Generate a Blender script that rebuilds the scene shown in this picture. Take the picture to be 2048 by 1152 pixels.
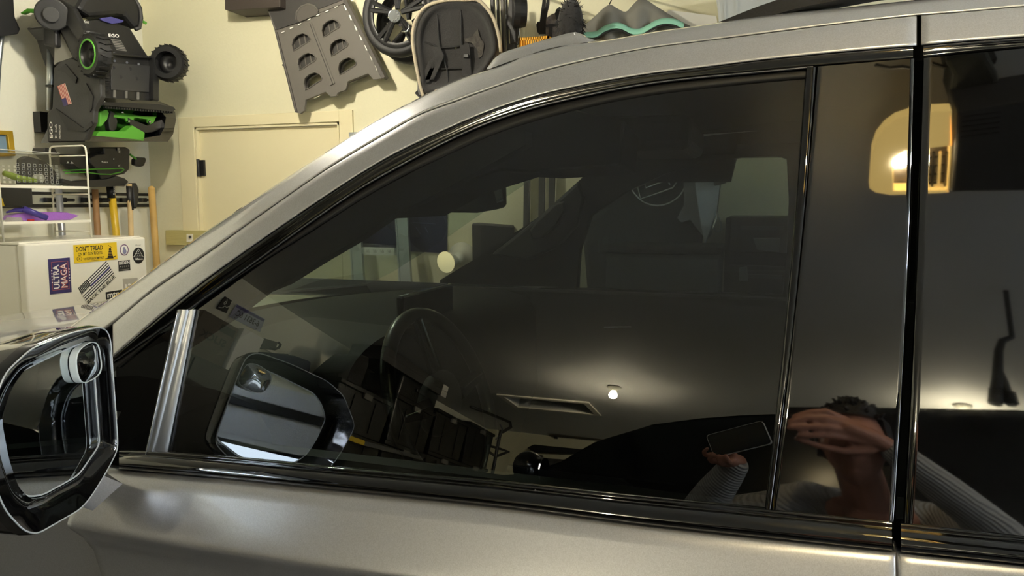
import bpy, bmesh, math, random
from math import sin, cos, tan, pi, radians, atan2, sqrt
from mathutils import Vector as V, Matrix, noise
from mathutils.geometry import tessellate_polygon
for o in list(bpy.data.objects): bpy.data.objects.remove(o)
random.seed(7)
SC = bpy.context.scene
COL = SC.collection

# ------------------------------------------------------------------ camera
F_PX = 1500.0
PSI, PIT = radians(18.5), radians(6.5)
CAM = V((0, 0, 1.55))
FW = V((-sin(PSI)*cos(PIT), cos(PSI)*cos(PIT), -sin(PIT)))
RT = V((cos(PSI), sin(PSI), 0)); UP = RT.cross(FW)
cd = bpy.data.cameras.new('camera'); cam = bpy.data.objects.new('camera', cd); COL.objects.link(cam)
cd.sensor_width = 36; cd.lens = 36*F_PX/2048; cd.clip_start = .01
cam.matrix_world = Matrix(((RT.x, UP.x, -FW.x, CAM.x), (RT.y, UP.y, -FW.y, CAM.y), (RT.z, UP.z, -FW.z, CAM.z), (0, 0, 0, 1)))
SC.camera = cam
# ------------------------------------------------------------------ world, lights, exposure
w = bpy.data.worlds.new('world'); SC.world = w; w.use_nodes = True
bg = w.node_tree.nodes['Background']; bg.inputs[0].default_value = (.80, .90, 1.0, 1); bg.inputs[1].default_value = 11.0
SC.view_settings.view_transform = 'Standard'; SC.view_settings.look = 'None'
SC.view_settings.gamma = 1; SC.view_settings.use_curve_mapping = False
SC.view_settings.exposure = 0.12
WARM = (1.0, .80, .45)
XF, YD, YN, XR, HC = -3.48, 3.60, -6.0, 4.70, 2.80        # front wall, far wall, near wall, rear wall, ceiling
def area(name, loc, size, power, color, target):
    l = bpy.data.lights.new(name, 'AREA'); l.energy = power; l.color = color; l.shape = 'RECTANGLE'; l.size, l.size_y = size
    o = bpy.data.objects.new(name, l); COL.objects.link(o); o.location = loc
    o.rotation_euler = (V(target)-V(loc)).to_track_quat('-Z', 'Y').to_euler(); l.cycles.is_portal = True; return o
# daylight that enters below the half-raised garage door
# portals only steer the sky's own light through the two door openings
area('sky_portal', (XR+.2, .9, .78), (4.6, 1.55), 1, (1, 1, 1), (0, .9, .78))
area('sky_portal', (XR+.2, -4.0, .55), (3.2, 1.1), 1, (1, 1, 1), (0, -4.0, .55))

# ------------------------------------------------------------------ geometry helpers
def ray(x, y):
    return (FW + (x-1024)/F_PX*RT - (y-576)/F_PX*UP).normalized()
def PX(x, y, X):
    d = ray(x, y); return CAM + d*((X-CAM.x)/d.x)
def PY(x, y, Y):
    d = ray(x, y); return CAM + d*((Y-CAM.y)/d.y)
def PZ(x, y, Z):
    d = ray(x, y); return CAM + d*((Z-CAM.z)/d.z)
# side of the car: Y as a function of X (bow) and Z (lean of the glass)
def G(X, Z):
    z = Z-1.15
    return .86 + tan(radians(13))*z + (.22*z*z if z > 0 else 0) + .06*X*X
def onG(x, y, off=0.0, fn=None):
    g = fn or G; d = ray(x, y); lo, hi = .3, 4.0
    for _ in range(34):
        m = (lo+hi)/2; P = CAM+d*m
        if P.y < g(P.x, P.z)+off: lo = m
        else: hi = m
    return CAM+d*lo
def refl(x, y):                                 # where the sight line goes after the door glass mirrors it
    P = onG(x, y); e = 1e-4
    n = V(((G(P.x+e, P.z)-G(P.x-e, P.z))/2/e, -1, (G(P.x, P.z+e)-G(P.x, P.z-e))/2/e)).normalized()
    d = ray(x, y); return P, d - 2*d.dot(n)*n
def RX(x, y, X):
    P, r = refl(x, y); return P + r*((X-P.x)/r.x)
def RY(x, y, Y):
    P, r = refl(x, y); return P + r*((Y-P.y)/r.y)
def RZ(x, y, Z):
    P, r = refl(x, y); return P + r*((Z-P.z)/r.z)

def lin(c):
    return tuple(((u/255)/12.92 if u/255 <= .04045 else ((u/255+.055)/1.055)**2.4) for u in c)
MATS = {}
def mat(name, c, rough=.5, metal=0.0, coat=0.0, bump=0.0, scale=60, var=0.0, trans=0.0, ior=1.5, emit=0, alpha=1, sheen=0, stretch=None):
    if name in MATS: return MATS[name]
    m = bpy.data.materials.new(name); m.use_nodes = True; nt = m.node_tree; b = nt.nodes['Principled BSDF']
    c = lin(c)
    b.inputs['Base Color'].default_value = (*c, 1); b.inputs['Roughness'].default_value = rough
    b.inputs['Metallic'].default_value = metal; b.inputs['Coat Weight'].default_value = coat; b.inputs['Coat Roughness'].default_value = .03
    b.inputs['Transmission Weight'].default_value = trans; b.inputs['IOR'].default_value = ior; b.inputs['Alpha'].default_value = alpha
    b.inputs['Sheen Weight'].default_value = sheen
    if emit: b.inputs['Emission Color'].default_value = (*c, 1); b.inputs['Emission Strength'].default_value = emit
    if bump or var:
        tc = nt.nodes.new('ShaderNodeTexCoord'); mp = nt.nodes.new('ShaderNodeMapping'); n = nt.nodes.new('ShaderNodeTexNoise')
        n.inputs['Scale'].default_value = scale; n.inputs['Detail'].default_value = 4
        if stretch: mp.inputs['Scale'].default_value = stretch
        nt.links.new(tc.outputs['Object'], mp.inputs[0]); nt.links.new(mp.outputs[0], n.inputs['Vector'])
        if bump:
            bu = nt.nodes.new('ShaderNodeBump'); bu.inputs['Strength'].default_value = bump; bu.inputs['Distance'].default_value = .01
            nt.links.new(n.outputs[0], bu.inputs['Height']); nt.links.new(bu.outputs[0], b.inputs['Normal'])
        if var:
            r = nt.nodes.new('ShaderNodeMix'); r.data_type = 'RGBA'
            r.inputs[6].default_value = (*[u*(1-var) for u in c], 1); r.inputs[7].default_value = (*[min(1, u*(1+var)) for u in c], 1)
            nt.links.new(n.outputs[0], r.inputs[0]); nt.links.new(r.outputs[2], b.inputs['Base Color'])
    MATS[name] = m; return m
def glass_mat(name, tint, ior=1.5, dirt=0):
    m = bpy.data.materials.new(name); m.use_nodes = True; nt = m.node_tree; nt.nodes.clear()
    out = nt.nodes.new('ShaderNodeOutputMaterial'); mx = nt.nodes.new('ShaderNodeMixShader'); fr = nt.nodes.new('ShaderNodeFresnel')
    t = nt.nodes.new('ShaderNodeBsdfTransparent'); g = nt.nodes.new('ShaderNodeBsdfGlossy')
    t.inputs[0].default_value = (*tint, 1); g.inputs['Roughness'].default_value = .0; ge = nt.nodes.new('ShaderNodeNewGeometry'); mr_ = nt.nodes.new('ShaderNodeMapRange')
    mr_.inputs['To Min'].default_value = ior; mr_.inputs['To Max'].default_value = 1/ior; nt.links.new(ge.outputs['Backfacing'], mr_.inputs['Value']); nt.links.new(mr_.outputs[0], fr.inputs[0])
    nt.links.new(fr.outputs[0], mx.inputs[0]); nt.links.new(t.outputs[0], mx.inputs[1]); nt.links.new(g.outputs[0], mx.inputs[2])
    nt.links.new(mx.outputs[0], out.inputs[0]); MATS[name] = m; return m

ORG = {}
def tag(o, label=None, cat=None, group=None, kind=None):
    if label: o['label'] = label
    if cat: o['category'] = cat
    if group: o['group'] = group
    if kind: o['kind'] = kind
    return o
def thing(name, loc, label, cat, group=None):
    o = bpy.data.objects.new(name, None); COL.objects.link(o); o.location = loc; ORG[o.name] = V(loc); o.empty_display_size = .05
    return tag(o, label, cat, group)
def mesh(name, v, f, m, parent=None, smooth=False, bevel=0, seg=2, sub=0, solid=0, weld=False, ang=35):
    v = [V(p) for p in v]
    if parent is not None: org = ORG[parent.name]
    else:
        org = V(((min(p.x for p in v)+max(p.x for p in v))/2, (min(p.y for p in v)+max(p.y for p in v))/2, min(p.z for p in v)))
    me = bpy.data.meshes.new(name); me.from_pydata([p-org for p in v], [], f); me.validate()
    if weld or True:
        bm = bmesh.new(); bm.from_mesh(me)
        if weld: bmesh.ops.remove_doubles(bm, verts=bm.verts, dist=1e-5)
        if not solid: bmesh.ops.recalc_face_normals(bm, faces=bm.faces)
        bm.to_mesh(me); bm.free()
    me.materials.append(m)
    o = bpy.data.objects.new(name, me); COL.objects.link(o); ORG[o.name] = org
    if parent is not None: o.parent = parent
    else: o.location = org
    if smooth: me.polygons.foreach_set('use_smooth', [True]*len(me.polygons))
    if solid: s = o.modifiers.new('solid', 'SOLIDIFY'); s.thickness = solid; s.offset = -1
    if bevel: b = o.modifiers.new('bevel', 'BEVEL'); b.width = bevel; b.segments = seg; b.limit_method = 'ANGLE'; b.angle_limit = radians(ang); b.harden_normals = False
    if sub: s = o.modifiers.new('sub', 'SUBSURF'); s.levels = s.render_levels = sub
    return o
class M:
    def __init__(s): s.v = []; s.f = []
    def add(s, v, f):
        n = len(s.v); s.v += [V(p) for p in v]; s.f += [tuple(i+n for i in q) for q in f]; return s
    def box(s, a, b, R=None, c=None):
        v = [V((x, y, z)) for x in (a[0], b[0]) for y in (a[1], b[1]) for z in (a[2], b[2])]
        if R is not None:
            c = V(c) if c is not None else (V(a)+V(b))/2
            v = [c+R@(p-c) for p in v]
        return s.add(v, [(0, 1, 3, 2), (4, 6, 7, 5), (0, 4, 5, 1), (2, 3, 7, 6), (0, 2, 6, 4), (1, 5, 7, 3)])
    def lathe(s, prof, c, ax, n=24, a0=0, a1=2*pi, cap=True):
        ax = V(ax).normalized(); u = ax.orthogonal().normalized(); w_ = ax.cross(u); c = V(c); k0 = len(prof); v = []; f = []
        full = abs(a1-a0-2*pi) < 1e-6; m = n if full else n+1
        for i in range(m):
            a = a0+(a1-a0)*i/n
            for r, h in prof: v.append(c+ax*h+(u*cos(a)+w_*sin(a))*r)
        for i in range(n):
            j = (i+1) % m
            for k in range(k0-1): f.append((i*k0+k, j*k0+k, j*k0+k+1, i*k0+k+1))
        if cap and full:
            f.append(tuple(i*k0 for i in range(n))[::-1]); f.append(tuple(i*k0+k0-1 for i in range(n)))
        return s.add(v, f)
    def cyl(s, p, q, r, r2=None, n=14):
        p, q = V(p), V(q); return s.lathe([(r, 0), (r if r2 is None else r2, (q-p).length)], p, q-p, n)
    def ball(s, c, r, n=14, sc=(1, 1, 1)):
        v = []; f = []; m = n//2
        for i in range(m+1):
            t = pi*i/m
            for j in range(n):
                a = 2*pi*j/n; v.append(V(c)+V((r*sc[0]*sin(t)*cos(a), r*sc[1]*sin(t)*sin(a), r*sc[2]*cos(t))))
        for i in range(m):
            for j in range(n): f.append((i*n+j, i*n+(j+1) % n, (i+1)*n+(j+1) % n, (i+1)*n+j))
        return s.add(v, f)
    def tube(s, pts, r, n=8, closed=False):
        pts = [V(p) for p in pts]; L = len(pts); v = []; f = []; u = None
        for i, p in enumerate(pts):
            if closed: t = pts[(i+1) % L]-pts[i-1]
            else: t = pts[min(i+1, L-1)]-pts[max(i-1, 0)]
            t.normalize()
            u = t.orthogonal().normalized() if u is None else (u-t*u.dot(t)).normalized()
            w_ = t.cross(u); rr = r[i] if isinstance(r, (list, tuple)) else r
            for j in range(n): v.append(p+(u*cos(2*pi*j/n)+w_*sin(2*pi*j/n))*rr)
        for i in range(L if closed else L-1):
            for j in range(n): a = i*n; b = ((i+1) % L)*n; f.append((a+j, a+(j+1) % n, b+(j+1) % n, b+j))
        if not closed: f.append(tuple(range(n))[::-1]); f.append(tuple((L-1)*n+j for j in range(n)))
        return s.add(v, f)
    def prism(s, pts, vec, holes=()):
        loops = [[V(p) for p in pts]]+[[V(p) for p in h] for h in holes]; vec = V(vec)
        flat = [p for l in loops for p in l]; n = len(flat); tr = tessellate_polygon(loops)
        f = [tuple(t) for t in tr]+[tuple(i+n for i in t[::-1]) for t in tr]; b = 0
        for l in loops:
            k = len(l)
            for i in range(k): f.append((b+i, b+(i+1) % k, b+n+(i+1) % k, b+n+i))
            b += k
        return s.add(flat+[p+vec for p in flat], f)
    def obj(s, name, m, parent=None, **k): return mesh(name, s.v, s.f, m, parent, **k)
def prism(name, pts, vec, m, parent=None, holes=(), **k): return M().prism(pts, vec, holes).obj(name, m, parent, **k)
def cr(pts, n):                                 # smooth resampling of a polyline by length
    P = [V(p) for p in pts]; out = []; seg = []
    for i in range(len(P)-1):
        a = P[max(i-1, 0)]; b = P[i]; c = P[i+1]; d = P[min(i+2, len(P)-1)]
        l = (c-b).length
        ta = (c-a)*(l/max(1e-9, (c-b).length+(b-a).length)) if i > 0 else (c-b)
        tb = (d-b)*(l/max(1e-9, (d-c).length+(c-b).length)) if i+2 < len(P) else (c-b)
        for k in range(12):
            t = k/12; t2 = t*t; t3 = t2*t
            out.append(b*(2*t3-3*t2+1)+ta*(t3-2*t2+t)+c*(-2*t3+3*t2)+tb*(t3-t2))
    out.append(P[-1]); L = [0]
    for a, b in zip(out, out[1:]): L.append(L[-1]+(b-a).length)
    res = []; j = 0
    for i in range(n):
        s_ = L[-1]*i/(n-1)
        while j < len(L)-2 and L[j+1] < s_: j += 1
        t = (s_-L[j])/max(1e-9, L[j+1]-L[j]); res.append(out[j].lerp(out[j+1], min(1, t)))
    return res
def atx(line, x):                               # y of a polyline at x
    for (a, b), (c, d) in zip(line, line[1:]):
        if x <= c or (c, d) == line[-1]: return b+(d-b)*(x-a)/(c-a)
def gridf(rows):
    n = len(rows[0]); v = [p for r in rows for p in r]
    f = [(i*n+j, i*n+j+1, (i+1)*n+j+1, (i+1)*n+j) for i in range(len(rows)-1) for j in range(n-1)]
    return v, f
def grid(name, rows, m, parent=None, **k):
    v, f = gridf(rows); k.setdefault('smooth', True); return mesh(name, v, f, m, parent, **k)
def text(name, s, quad, m, parent=None, bold=.0, depth=0, lift=.0015):   # quad: bottom-left, bottom-right, top-left, top-right
    c = bpy.data.curves.new('t', 'FONT'); c.body = s; c.offset = bold; c.resolution_u = 2
    o = bpy.data.objects.new('t', c); me = bpy.data.meshes.new_from_object(o)
    vs = [x.co.copy() for x in me.vertices]; fs = [tuple(p.vertices) for p in me.polygons]
    bpy.data.objects.remove(o); bpy.data.meshes.remove(me)
    x0, x1 = min(p.x for p in vs), max(p.x for p in vs); y0, y1 = min(p.y for p in vs), max(p.y for p in vs)
    a, b, c_, d = [V(q) for q in quad]; n = (b-a).cross(c_-a).normalized()
    out = []
    for p in vs:
        u = (p.x-x0)/(x1-x0); t = (p.y-y0)/(y1-y0)
        out.append((a*(1-u)+b*u)*(1-t)+(c_*(1-u)+d*u)*t+n*lift)
    return mesh(name, out, fs, m, parent, solid=0)
def sub(q, u0, u1, v0, v1):                     # a sub-rectangle of a quad
    a, b, c, d = [V(p) for p in q]
    P = lambda u, t: (a*(1-u)+b*u)*(1-t)+(c*(1-u)+d*u)*t
    return [P(u0, v0), P(u1, v0), P(u0, v1), P(u1, v1)]
def plate(name, q, m, parent, th=.0008, lift=.0):
    a, b, c, d = [V(p) for p in q]; n = (b-a).cross(c-a).normalized()
    return prism(name, [p+n*lift for p in (a, b, d, c)], n*th, m, parent)
def disc(name, c, ux, uy, m, parent, th=.0008, n=28, lift=0):
    c, ux, uy = V(c), V(ux), V(uy); nn = ux.cross(uy).normalized()
    return prism(name, [c+ux*cos(2*pi*i/n)+uy*sin(2*pi*i/n)+nn*lift for i in range(n)], nn*th, m, parent)

# ------------------------------------------------------------------ materials
m_wall = mat('painted_drywall', (226, 221, 190), .75, bump=.08, scale=90, var=.03)
m_wallw = mat('painted_front_drywall', (228, 226, 208), .75, bump=.08, scale=90, var=.03)
m_ceil = mat('ceiling_paint', (200, 200, 197), .8, bump=.1, scale=120)
m_floor = mat('concrete', (96, 94, 90), .6, bump=.15, scale=12, var=.2)
m_door = mat('door_paint', (232, 222, 184), .45)
m_white = mat('white_enamel', (238, 234, 218), .3, coat=.3)
m_blk = mat('black_plastic', (26, 26, 27), .45, bump=.05, scale=200)
m_blk2 = mat('black_matte', (18, 18, 19), .7)
m_gloss = mat('gloss_black', (6, 6, 7), .04, coat=1.0)
m_rub = mat('rubber', (12, 12, 13), .6)
m_chrome = mat('chrome', (225, 228, 232), .08, metal=1)
m_satin = mat('satin_metal', (120, 122, 130), .3, metal=.9)
m_alu = mat('aluminium', (190, 196, 200), .3, metal=.9)
m_green = mat('lime_plastic', (82, 156, 48), .4)
m_grey = mat('grey_plastic', (98, 94, 88), .55, bump=.04, scale=150)
m_dgrey = mat('charcoal_plastic', (56, 54, 52), .6, bump=.1, scale=300)
m_wood = mat('ash_wood', (196, 158, 100), .55, bump=.1, scale=14, var=.18, stretch=(8, 8, 1))
m_fab = mat('black_fabric', (30, 28, 27), .9, bump=.2, scale=300, sheen=.3)
m_int = mat('cabin_plastic', (15, 16, 16), .7, bump=.05, scale=400)
m_head = mat('headliner_cloth', (30, 30, 30), .95)
m_mirror = mat('mirror_silver', (215, 222, 226), .0, metal=1)
m_navy = mat('navy_cloth', (30, 33, 66), .8)
m_skin = mat('skin', (186, 128, 104), .5)
m_knit = mat('grey_knit', (176, 174, 168), .9, bump=.6, scale=26, stretch=(6, 6, .6))
m_print = mat('white_print', (240, 238, 232), .5)
m_ink = mat('black_ink', (22, 22, 24), .5)
glass_mat('door_glass', (.28, .32, .30), 2.05)
glass_mat('far_glass', (.70, .74, .72), 1.5)
glass_mat('dark_glass', (.04, .04, .04), 1.5)
glass_mat('windshield_glass', (.82, .94, .88), 1.5)
glass_mat('clear_plastic', (.82, .82, .80), 1.45)
# metallic car paint with flake
m_paint = mat('silver_paint', (206, 207, 212), .36, metal=.7, coat=1.0)
nt = m_paint.node_tree; b = nt.nodes['Principled BSDF']
tc = nt.nodes.new('ShaderNodeTexCoord'); vo = nt.nodes.new('ShaderNodeTexVoronoi'); vo.inputs['Scale'].default_value = 900
mx = nt.nodes.new('ShaderNodeMix'); mx.data_type = 'RGBA'
c0 = lin((206, 207, 212)); mx.inputs[6].default_value = (*[u*.90 for u in c0], 1); mx.inputs[7].default_value = (*[u*1.12 for u in c0], 1)
nt.links.new(tc.outputs['Object'], vo.inputs['Vector']); nt.links.new(vo.outputs['Color'], mx.inputs[0]); nt.links.new(mx.outputs[2], b.inputs['Base Color'])

# ------------------------------------------------------------------ the garage shell
def struct(name, m_, mt, **k): o = m_.obj(name, mt, **k); o['kind'] = 'structure'; return o
T = .12
struct('floor', M().box((XF-T, YN-T, -.1), (XR+T, YD+T, 0)), m_floor)
# ceiling with a framed attic hatch recess
hat = [RZ(x, y, HC) for x, y in ((1010, 795), (1160, 806), (1182, 822), (1052, 815))]
hx0, hx1 = min(p.x for p in hat), max(p.x for p in hat); hy0, hy1 = min(p.y for p in hat), max(p.y for p in hat)
if hx1-hx0 < .5: hx1 = hx0+.6
struct('ceiling', M().prism([(XF-T, YN-T, HC), (XR+T, YN-T, HC), (XR+T, YD+T, HC), (XF-T, YD+T, HC)], (0, 0, .12),
       [[(hx0, hy0, HC), (hx1, hy0, HC), (hx1, hy1, HC), (hx0, hy1, HC)]]), m_ceil)
hp = thing('attic_hatch', (hx0, hy0, HC), 'white framed attic hatch in the ceiling mirrored above the wall of long racks', 'hatch')
M().box((hx0-.02, hy0-.02, HC+.12), (hx1+.02, hy1+.02, HC+.14)).obj('hatch_panel', m_white, hp)
mm = M()
for a, b_ in (((hx0-.06, hy0-.06), (hx1+.06, hy0)), ((hx0-.06, hy1), (hx1+.06, hy1+.06)), ((hx0-.06, hy0), (hx0, hy1)), ((hx1, hy0), (hx1+.06, hy1))):
    mm.box((a[0], a[1], HC-.02), (b_[0], b_[1], HC-.001))
mm.obj('hatch_frame', m_white, hp)
# far wall with door opening
dl, dr = PY(394, 300, YD).x, PY(681, 300, YD).x; dt = PY(536, 251, YD).z
struct('wall_far', M().prism([(XF-T, YD, 0), (XR+T, YD, 0), (XR+T, YD, HC), (XF-T, YD, HC)], (0, T, 0), [[(dl, YD, .0005), (dr, YD, .0005), (dr, YD, dt), (dl, YD, dt)]]), m_wall)
struct('wall_front', M().box((XF-T, YN-T, 0), (XF, YD, HC)), m_wallw)
struct('wall_near', M().box((XF, YN-T, 0), (XR+T, YN, HC)), m_wall)
OY0, OY1, OZ = -1.4, 3.2, 1.55          # our bay's doorway; the door is raised to OZ
struct('wall_rear', M().prism([(XR, YN, 0), (XR, YD, 0), (XR, YD, HC), (XR, YN, HC)], (T, 0, 0), [[(XR, OY0, .0005), (XR, OY1, .0005), (XR, OY1, 2.4), (XR, OY0, 2.4)], [(XR, -5.6, .0005), (XR, -2.4, .0005), (XR, -2.4, 2.4), (XR, -5.6, 2.4)]]), m_wall)
d1 = M().box((dl+.012, YD+.012, .01), (dr-.012, YD+.055, dt-.012)).obj('door_1', m_door); d1['kind'] = 'structure'
cas = M(); cw = abs(PY(362, 300, YD).x-dl); ch = .085
for a, b_ in (((dl-cw, 0), (dl-.004, dt+cw*.55)), ((dr+.004, 0), (dr+cw*.75, dt+cw*.55)), ((dl-.004, dt+.004), (dr+.004, dt+cw*.55))):
    cas.box((a[0], YD-.016, a[1]), (b_[0], YD-.0005, b_[1]))
struct('trim_1', cas, m_door, bevel=.003)
jm = M()
for a, b_ in (((dl, 0), (dl+.010, dt)), ((dr-.010, 0), (dr, dt)), ((dl, dt-.010), (dr, dt))): jm.box((a[0], YD-.012, a[1]), (b_[0], YD+.10, b_[1]))
struct('trim_2', jm, m_door)
hz = PY(402, 336, YD).z
M().cyl((dl+.012, YD-.01, hz-.05), (dl+.012, YD-.01, hz+.05), .009).box((dl+.012, YD-.004, hz-.045), (dl+.045, YD+.012, hz+.045)).obj('hinge', m_blk, d1)
# garage doors
def garage_door(idx, y0, y1, zlow):
    root = None; zt = 2.42; n = 0; z = zlow
    while z < zt-.05:
        ms = M().box((XR-.08, y0, z+.0005), (XR-.035, y1, min(z+.5345, zt)))
        k = int((y1-y0)/.6)
        for i in range(k):
            a = y0+(y1-y0)*(i+.12)/k; c = y0+(y1-y0)*(i+.88)/k; ms.box((XR-.088, a, z+.08), (XR-.078, c, min(z+.45, zt-.06)))
        if root is None: root = ms.obj('door_%d' % idx, mat('garage_door_paint', (225, 228, 230), .5), bevel=.004); root['kind'] = 'structure'
        else: ms.obj('panel', MATS['garage_door_paint'], root, bevel=.004)
        z += .535
garage_door(2, OY0-.1, OY1+.1, OZ)
ds = M().box((XR-.085, OY0-.1, OZ-.05), (XR-.03, OY1+.1, OZ-.0005)).obj('bottom_seal', m_rub, bpy.data.objects['door_2'], bevel=.01)
M().box((XR-.135, OY0-.1, OZ+.47), (XR-.0885, OY1+.1, OZ+.60)).obj('strut', m_blk, bpy.data.objects['door_2'], bevel=.004)
garage_door(3, -5.65, -2.35, 1.1)  # neighbouring bay's door, raised out of view to add cool fill daylight
base = M().box((XF+.001, YD-.014, 0), (dl-cw-.01, YD-.0005, .09)).box((dr+cw, YD-.014, 0), (XR-.05, YD-.0005, .09)); struct('baseboard_far', base, m_door)
# outdoors beyond the raised door
struct('driveway', M().box((XR+T+.002, -14, -.12), (24, 14, -.02)), mat('driveway_concrete', (205, 203, 198), .8, bump=.2, scale=5, var=.1))
hg = M()
for i in range(26):
    hg.ball((22+random.random()*2, -13+i, .5+random.random()*.3), .9, 10, (1, 1, 1.0))
tag(hg.obj('hedge', mat('hedge_green', (44, 60, 38), .9, bump=1, scale=8, var=.4), smooth=True), 'row of clipped green hedge beyond the driveway', 'hedge', kind='stuff')

# ------------------------------------------------------------------ ceiling lamps
def bulb_lamp(x, y, label, watt, z=HC, group='bare bulbs in porcelain holders on the ceiling', col=(255, 246, 224)):
    t = thing('ceiling_lamp', (x, y, z), label, 'lamp', group)
    M().lathe([(.001, 0), (.055, 0), (.06, -.012), (.035, -.03), (.03, -.045), (.001, -.045)], (x, y, z-.001), (0, 0, 1), 24, cap=False).obj('lamp_holder', m_white, t, smooth=True)
    M().lathe([(.001, -.046), (.018, -.05), (.034, -.085), (.036, -.105), (.026, -.128), (.001, -.137)], (x, y, z), (0, 0, 1), 20, cap=False).obj('bulb', mat('bulb_glow%d' % watt, col, emit=watt*4), t, smooth=True)
    return t
BL = RZ(1225, 790, HC-.09)
bulb_lamp(BL.x, BL.y, 'lit bulb mirrored at the centre of the front door glass', 420, col=(255, 242, 205))
BG = RZ(1932, 822, HC-.05)
bulb_lamp(BG.x, BG.y, 'lit bulb glowing just above the black vehicle roof in the rear glass', 420, col=(255, 242, 205))
bulb_lamp(-2.0, 2.35, 'lit bulb above the gap between the silver car and the white freezer', 270)
bulb_lamp(2.6, 1.2, 'lit bulb near the raised door behind the silver car', 260)

# unseen cool fill light, added to brighten the raised door
tl = thing('fill_tube_light', (3.7, 1.2, HC-.07), 'added cool white fill light over the rear of the bay near the raised door', 'lamp')
M().box((3.64, .2, HC-.05), (3.76, 2.2, HC-.001)).obj('housing', m_white, tl, bevel=.004)
for x in (3.67, 3.73): M().cyl((x, .25, HC-.065), (x, 2.15, HC-.065), .013).obj('tube', mat('fill_tube_glow', (225, 238, 255), emit=190), tl, smooth=True)

# ================================================================== the silver car
car = thing('car', (.2, 1.8, 0), 'silver grey metallic car with dark tinted windows filling the foreground', 'car')
CY = 1.80                                    # centre line of the car
def mir(p): return V((p[0], 2*CY-p[1], p[2]))
L1 = [(-60, 765), (40, 712), (125, 664), (167, 633), (245, 581), (299, 543), (400, 471), (530, 383), (660, 299), (738, 250), (798, 216), (840, 195), (892, 169), (940, 150), (1000, 132), (1049, 112), (1098, 98), (1146, 88), (1200, 82), (1266, 71), (1317, 62), (1369, 55), (1430, 46), (1542, 30), (1700, 14), (1820, 1), (2048, -22), (2330, -46)]
L2 = [(-60, 850), (60, 765), (213, 659), (307, 581), (400, 518), (520, 432), (640, 348), (693, 315), (752, 280), (840, 230), (900, 208), (960, 186), (1040, 158), (1098, 140), (1195, 117), (1293, 98), (1400, 84), (1527, 68), (1685, 48), (1824, 33), (1938, 24), (2048, 14), (2330, -8)]
L3 = [(-60, 940), (80, 832), (229, 713), (312, 640), (400, 568), (520, 482), (640, 400), (720, 348), (785, 310), (847, 280), (960, 230), (1059, 196), (1171, 170), (1293, 149), (1400, 136), (1527, 120), (1685, 104), (1830, 92), (1938, 82), (2048, 74), (2330, 54)]
LM = [(227, 722), (312, 665), (365, 627), (500, 530), (640, 430), (728, 371), (823, 318), (876, 290), (960, 251), (1059, 217), (1171, 190), (1293, 167), (1400, 154), (1500, 145), (1626, 133)]
L4 = [(240, 735), (333, 655), (400, 604), (500, 538), (640, 451), (728, 395), (820, 345), (900, 307), (956, 281), (1040, 250), (1200, 208), (1300, 190), (1400, 177), (1500, 166), (1614, 156)]
L5 = [(1626, 134), (1831, 118), (1938, 107), (2048, 97), (2330, 72)]
MT = [(236, 900), (333, 903), (642, 931), (1000, 963), (1252, 990), (1535, 1017), (1785, 1042), (2048, 1070), (2330, 1102)]   # top of belt moulding
MB_ = [(225, 938), (280, 943), (491, 962), (596, 973), (1000, 1015), (1292, 1052), (1660, 1091), (2048, 1131), (2330, 1163)]  # bottom of it
def px(line, n): return [(p.x, p.y) for p in cr([(a, b, 0) for a, b in line], n)]
def cut(line, x0, x1):
    r = [(x0, atx(line, x0))]+[p for p in line if x0 < p[0] < x1]+[(x1, atx(line, x1))]; return r
def mix(a, b, t): return [(p[0]*(1-t)+q[0]*t, p[1]*(1-t)+q[1]*t) for p, q in zip(a, b)]
def shift(l, dx, dy): return [(a+dx, b+dy) for a, b in l]
def rows(specs, n, fn=None):
    return [[onG(x, y, off, fn) for x, y in (l if len(l) == n else px(l, n))] for l, off in specs]
N1 = 110
def cantrail(x0, x1, name, parent, roll0=True, roll1=True, n=70):
    a = px(cut(L2, x0, x1), n); b = px(cut(L3, x0, x1), n)
    sp = [(mix(a, b, -.10), .040), (mix(a, b, -.015), .026), (mix(a, b, .01), .017), (mix(a, b, .06), .0125), (mix(a, b, .3), .008), (mix(a, b, .6), .004), (mix(a, b, .88), .0), (mix(a, b, .97), -.001), (mix(a, b, 1.0), .003), (mix(a, b, 1.02), .03)]
    R = rows(sp, n)
    if roll1:
        for r, (l, off) in zip(R, sp):
            x, y = l[-1]; r += [onG(x+2.5, y, off+.004), onG(x+3.2, y, off+.03)]
    if roll0:
        for i, (r, (l, off)) in enumerate(zip(R, sp)):
            x, y = l[0]; R[i] = [onG(x-3.2, y, off+.03), onG(x-2.5, y, off+.004)]+r
    return grid(name, R, m_paint, parent)
# body side / roof rail between the shut line and the silhouette
a = px(L1, N1); b = px(L2, N1)
side = rows([(mix(a, b, .0), .085), (mix(a, b, .10), .062), (mix(a, b, .3), .045), (mix(a, b, .55), .034), (mix(a, b, .82), .024), (mix(a, b, .90), .020), (mix(a, b, .96), .023), (mix(a, b, 1.0), .036), (mix(a, b, 1.08), .06)], N1)
top = side[0]
sidep = grid('roof_side_panel', [[p+V((-.004, .05, .004)) for p in top], [p+V((-.002, .02, .003)) for p in top]]+side, m_paint, car)
# dark gap seal behind the shut lines
inner = rows([(mix(a, b, .9), .055), (px([(x, y+30) for x, y in L3], N1), .05)], N1)
grid('door_seal', inner, m_rub, car)
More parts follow.
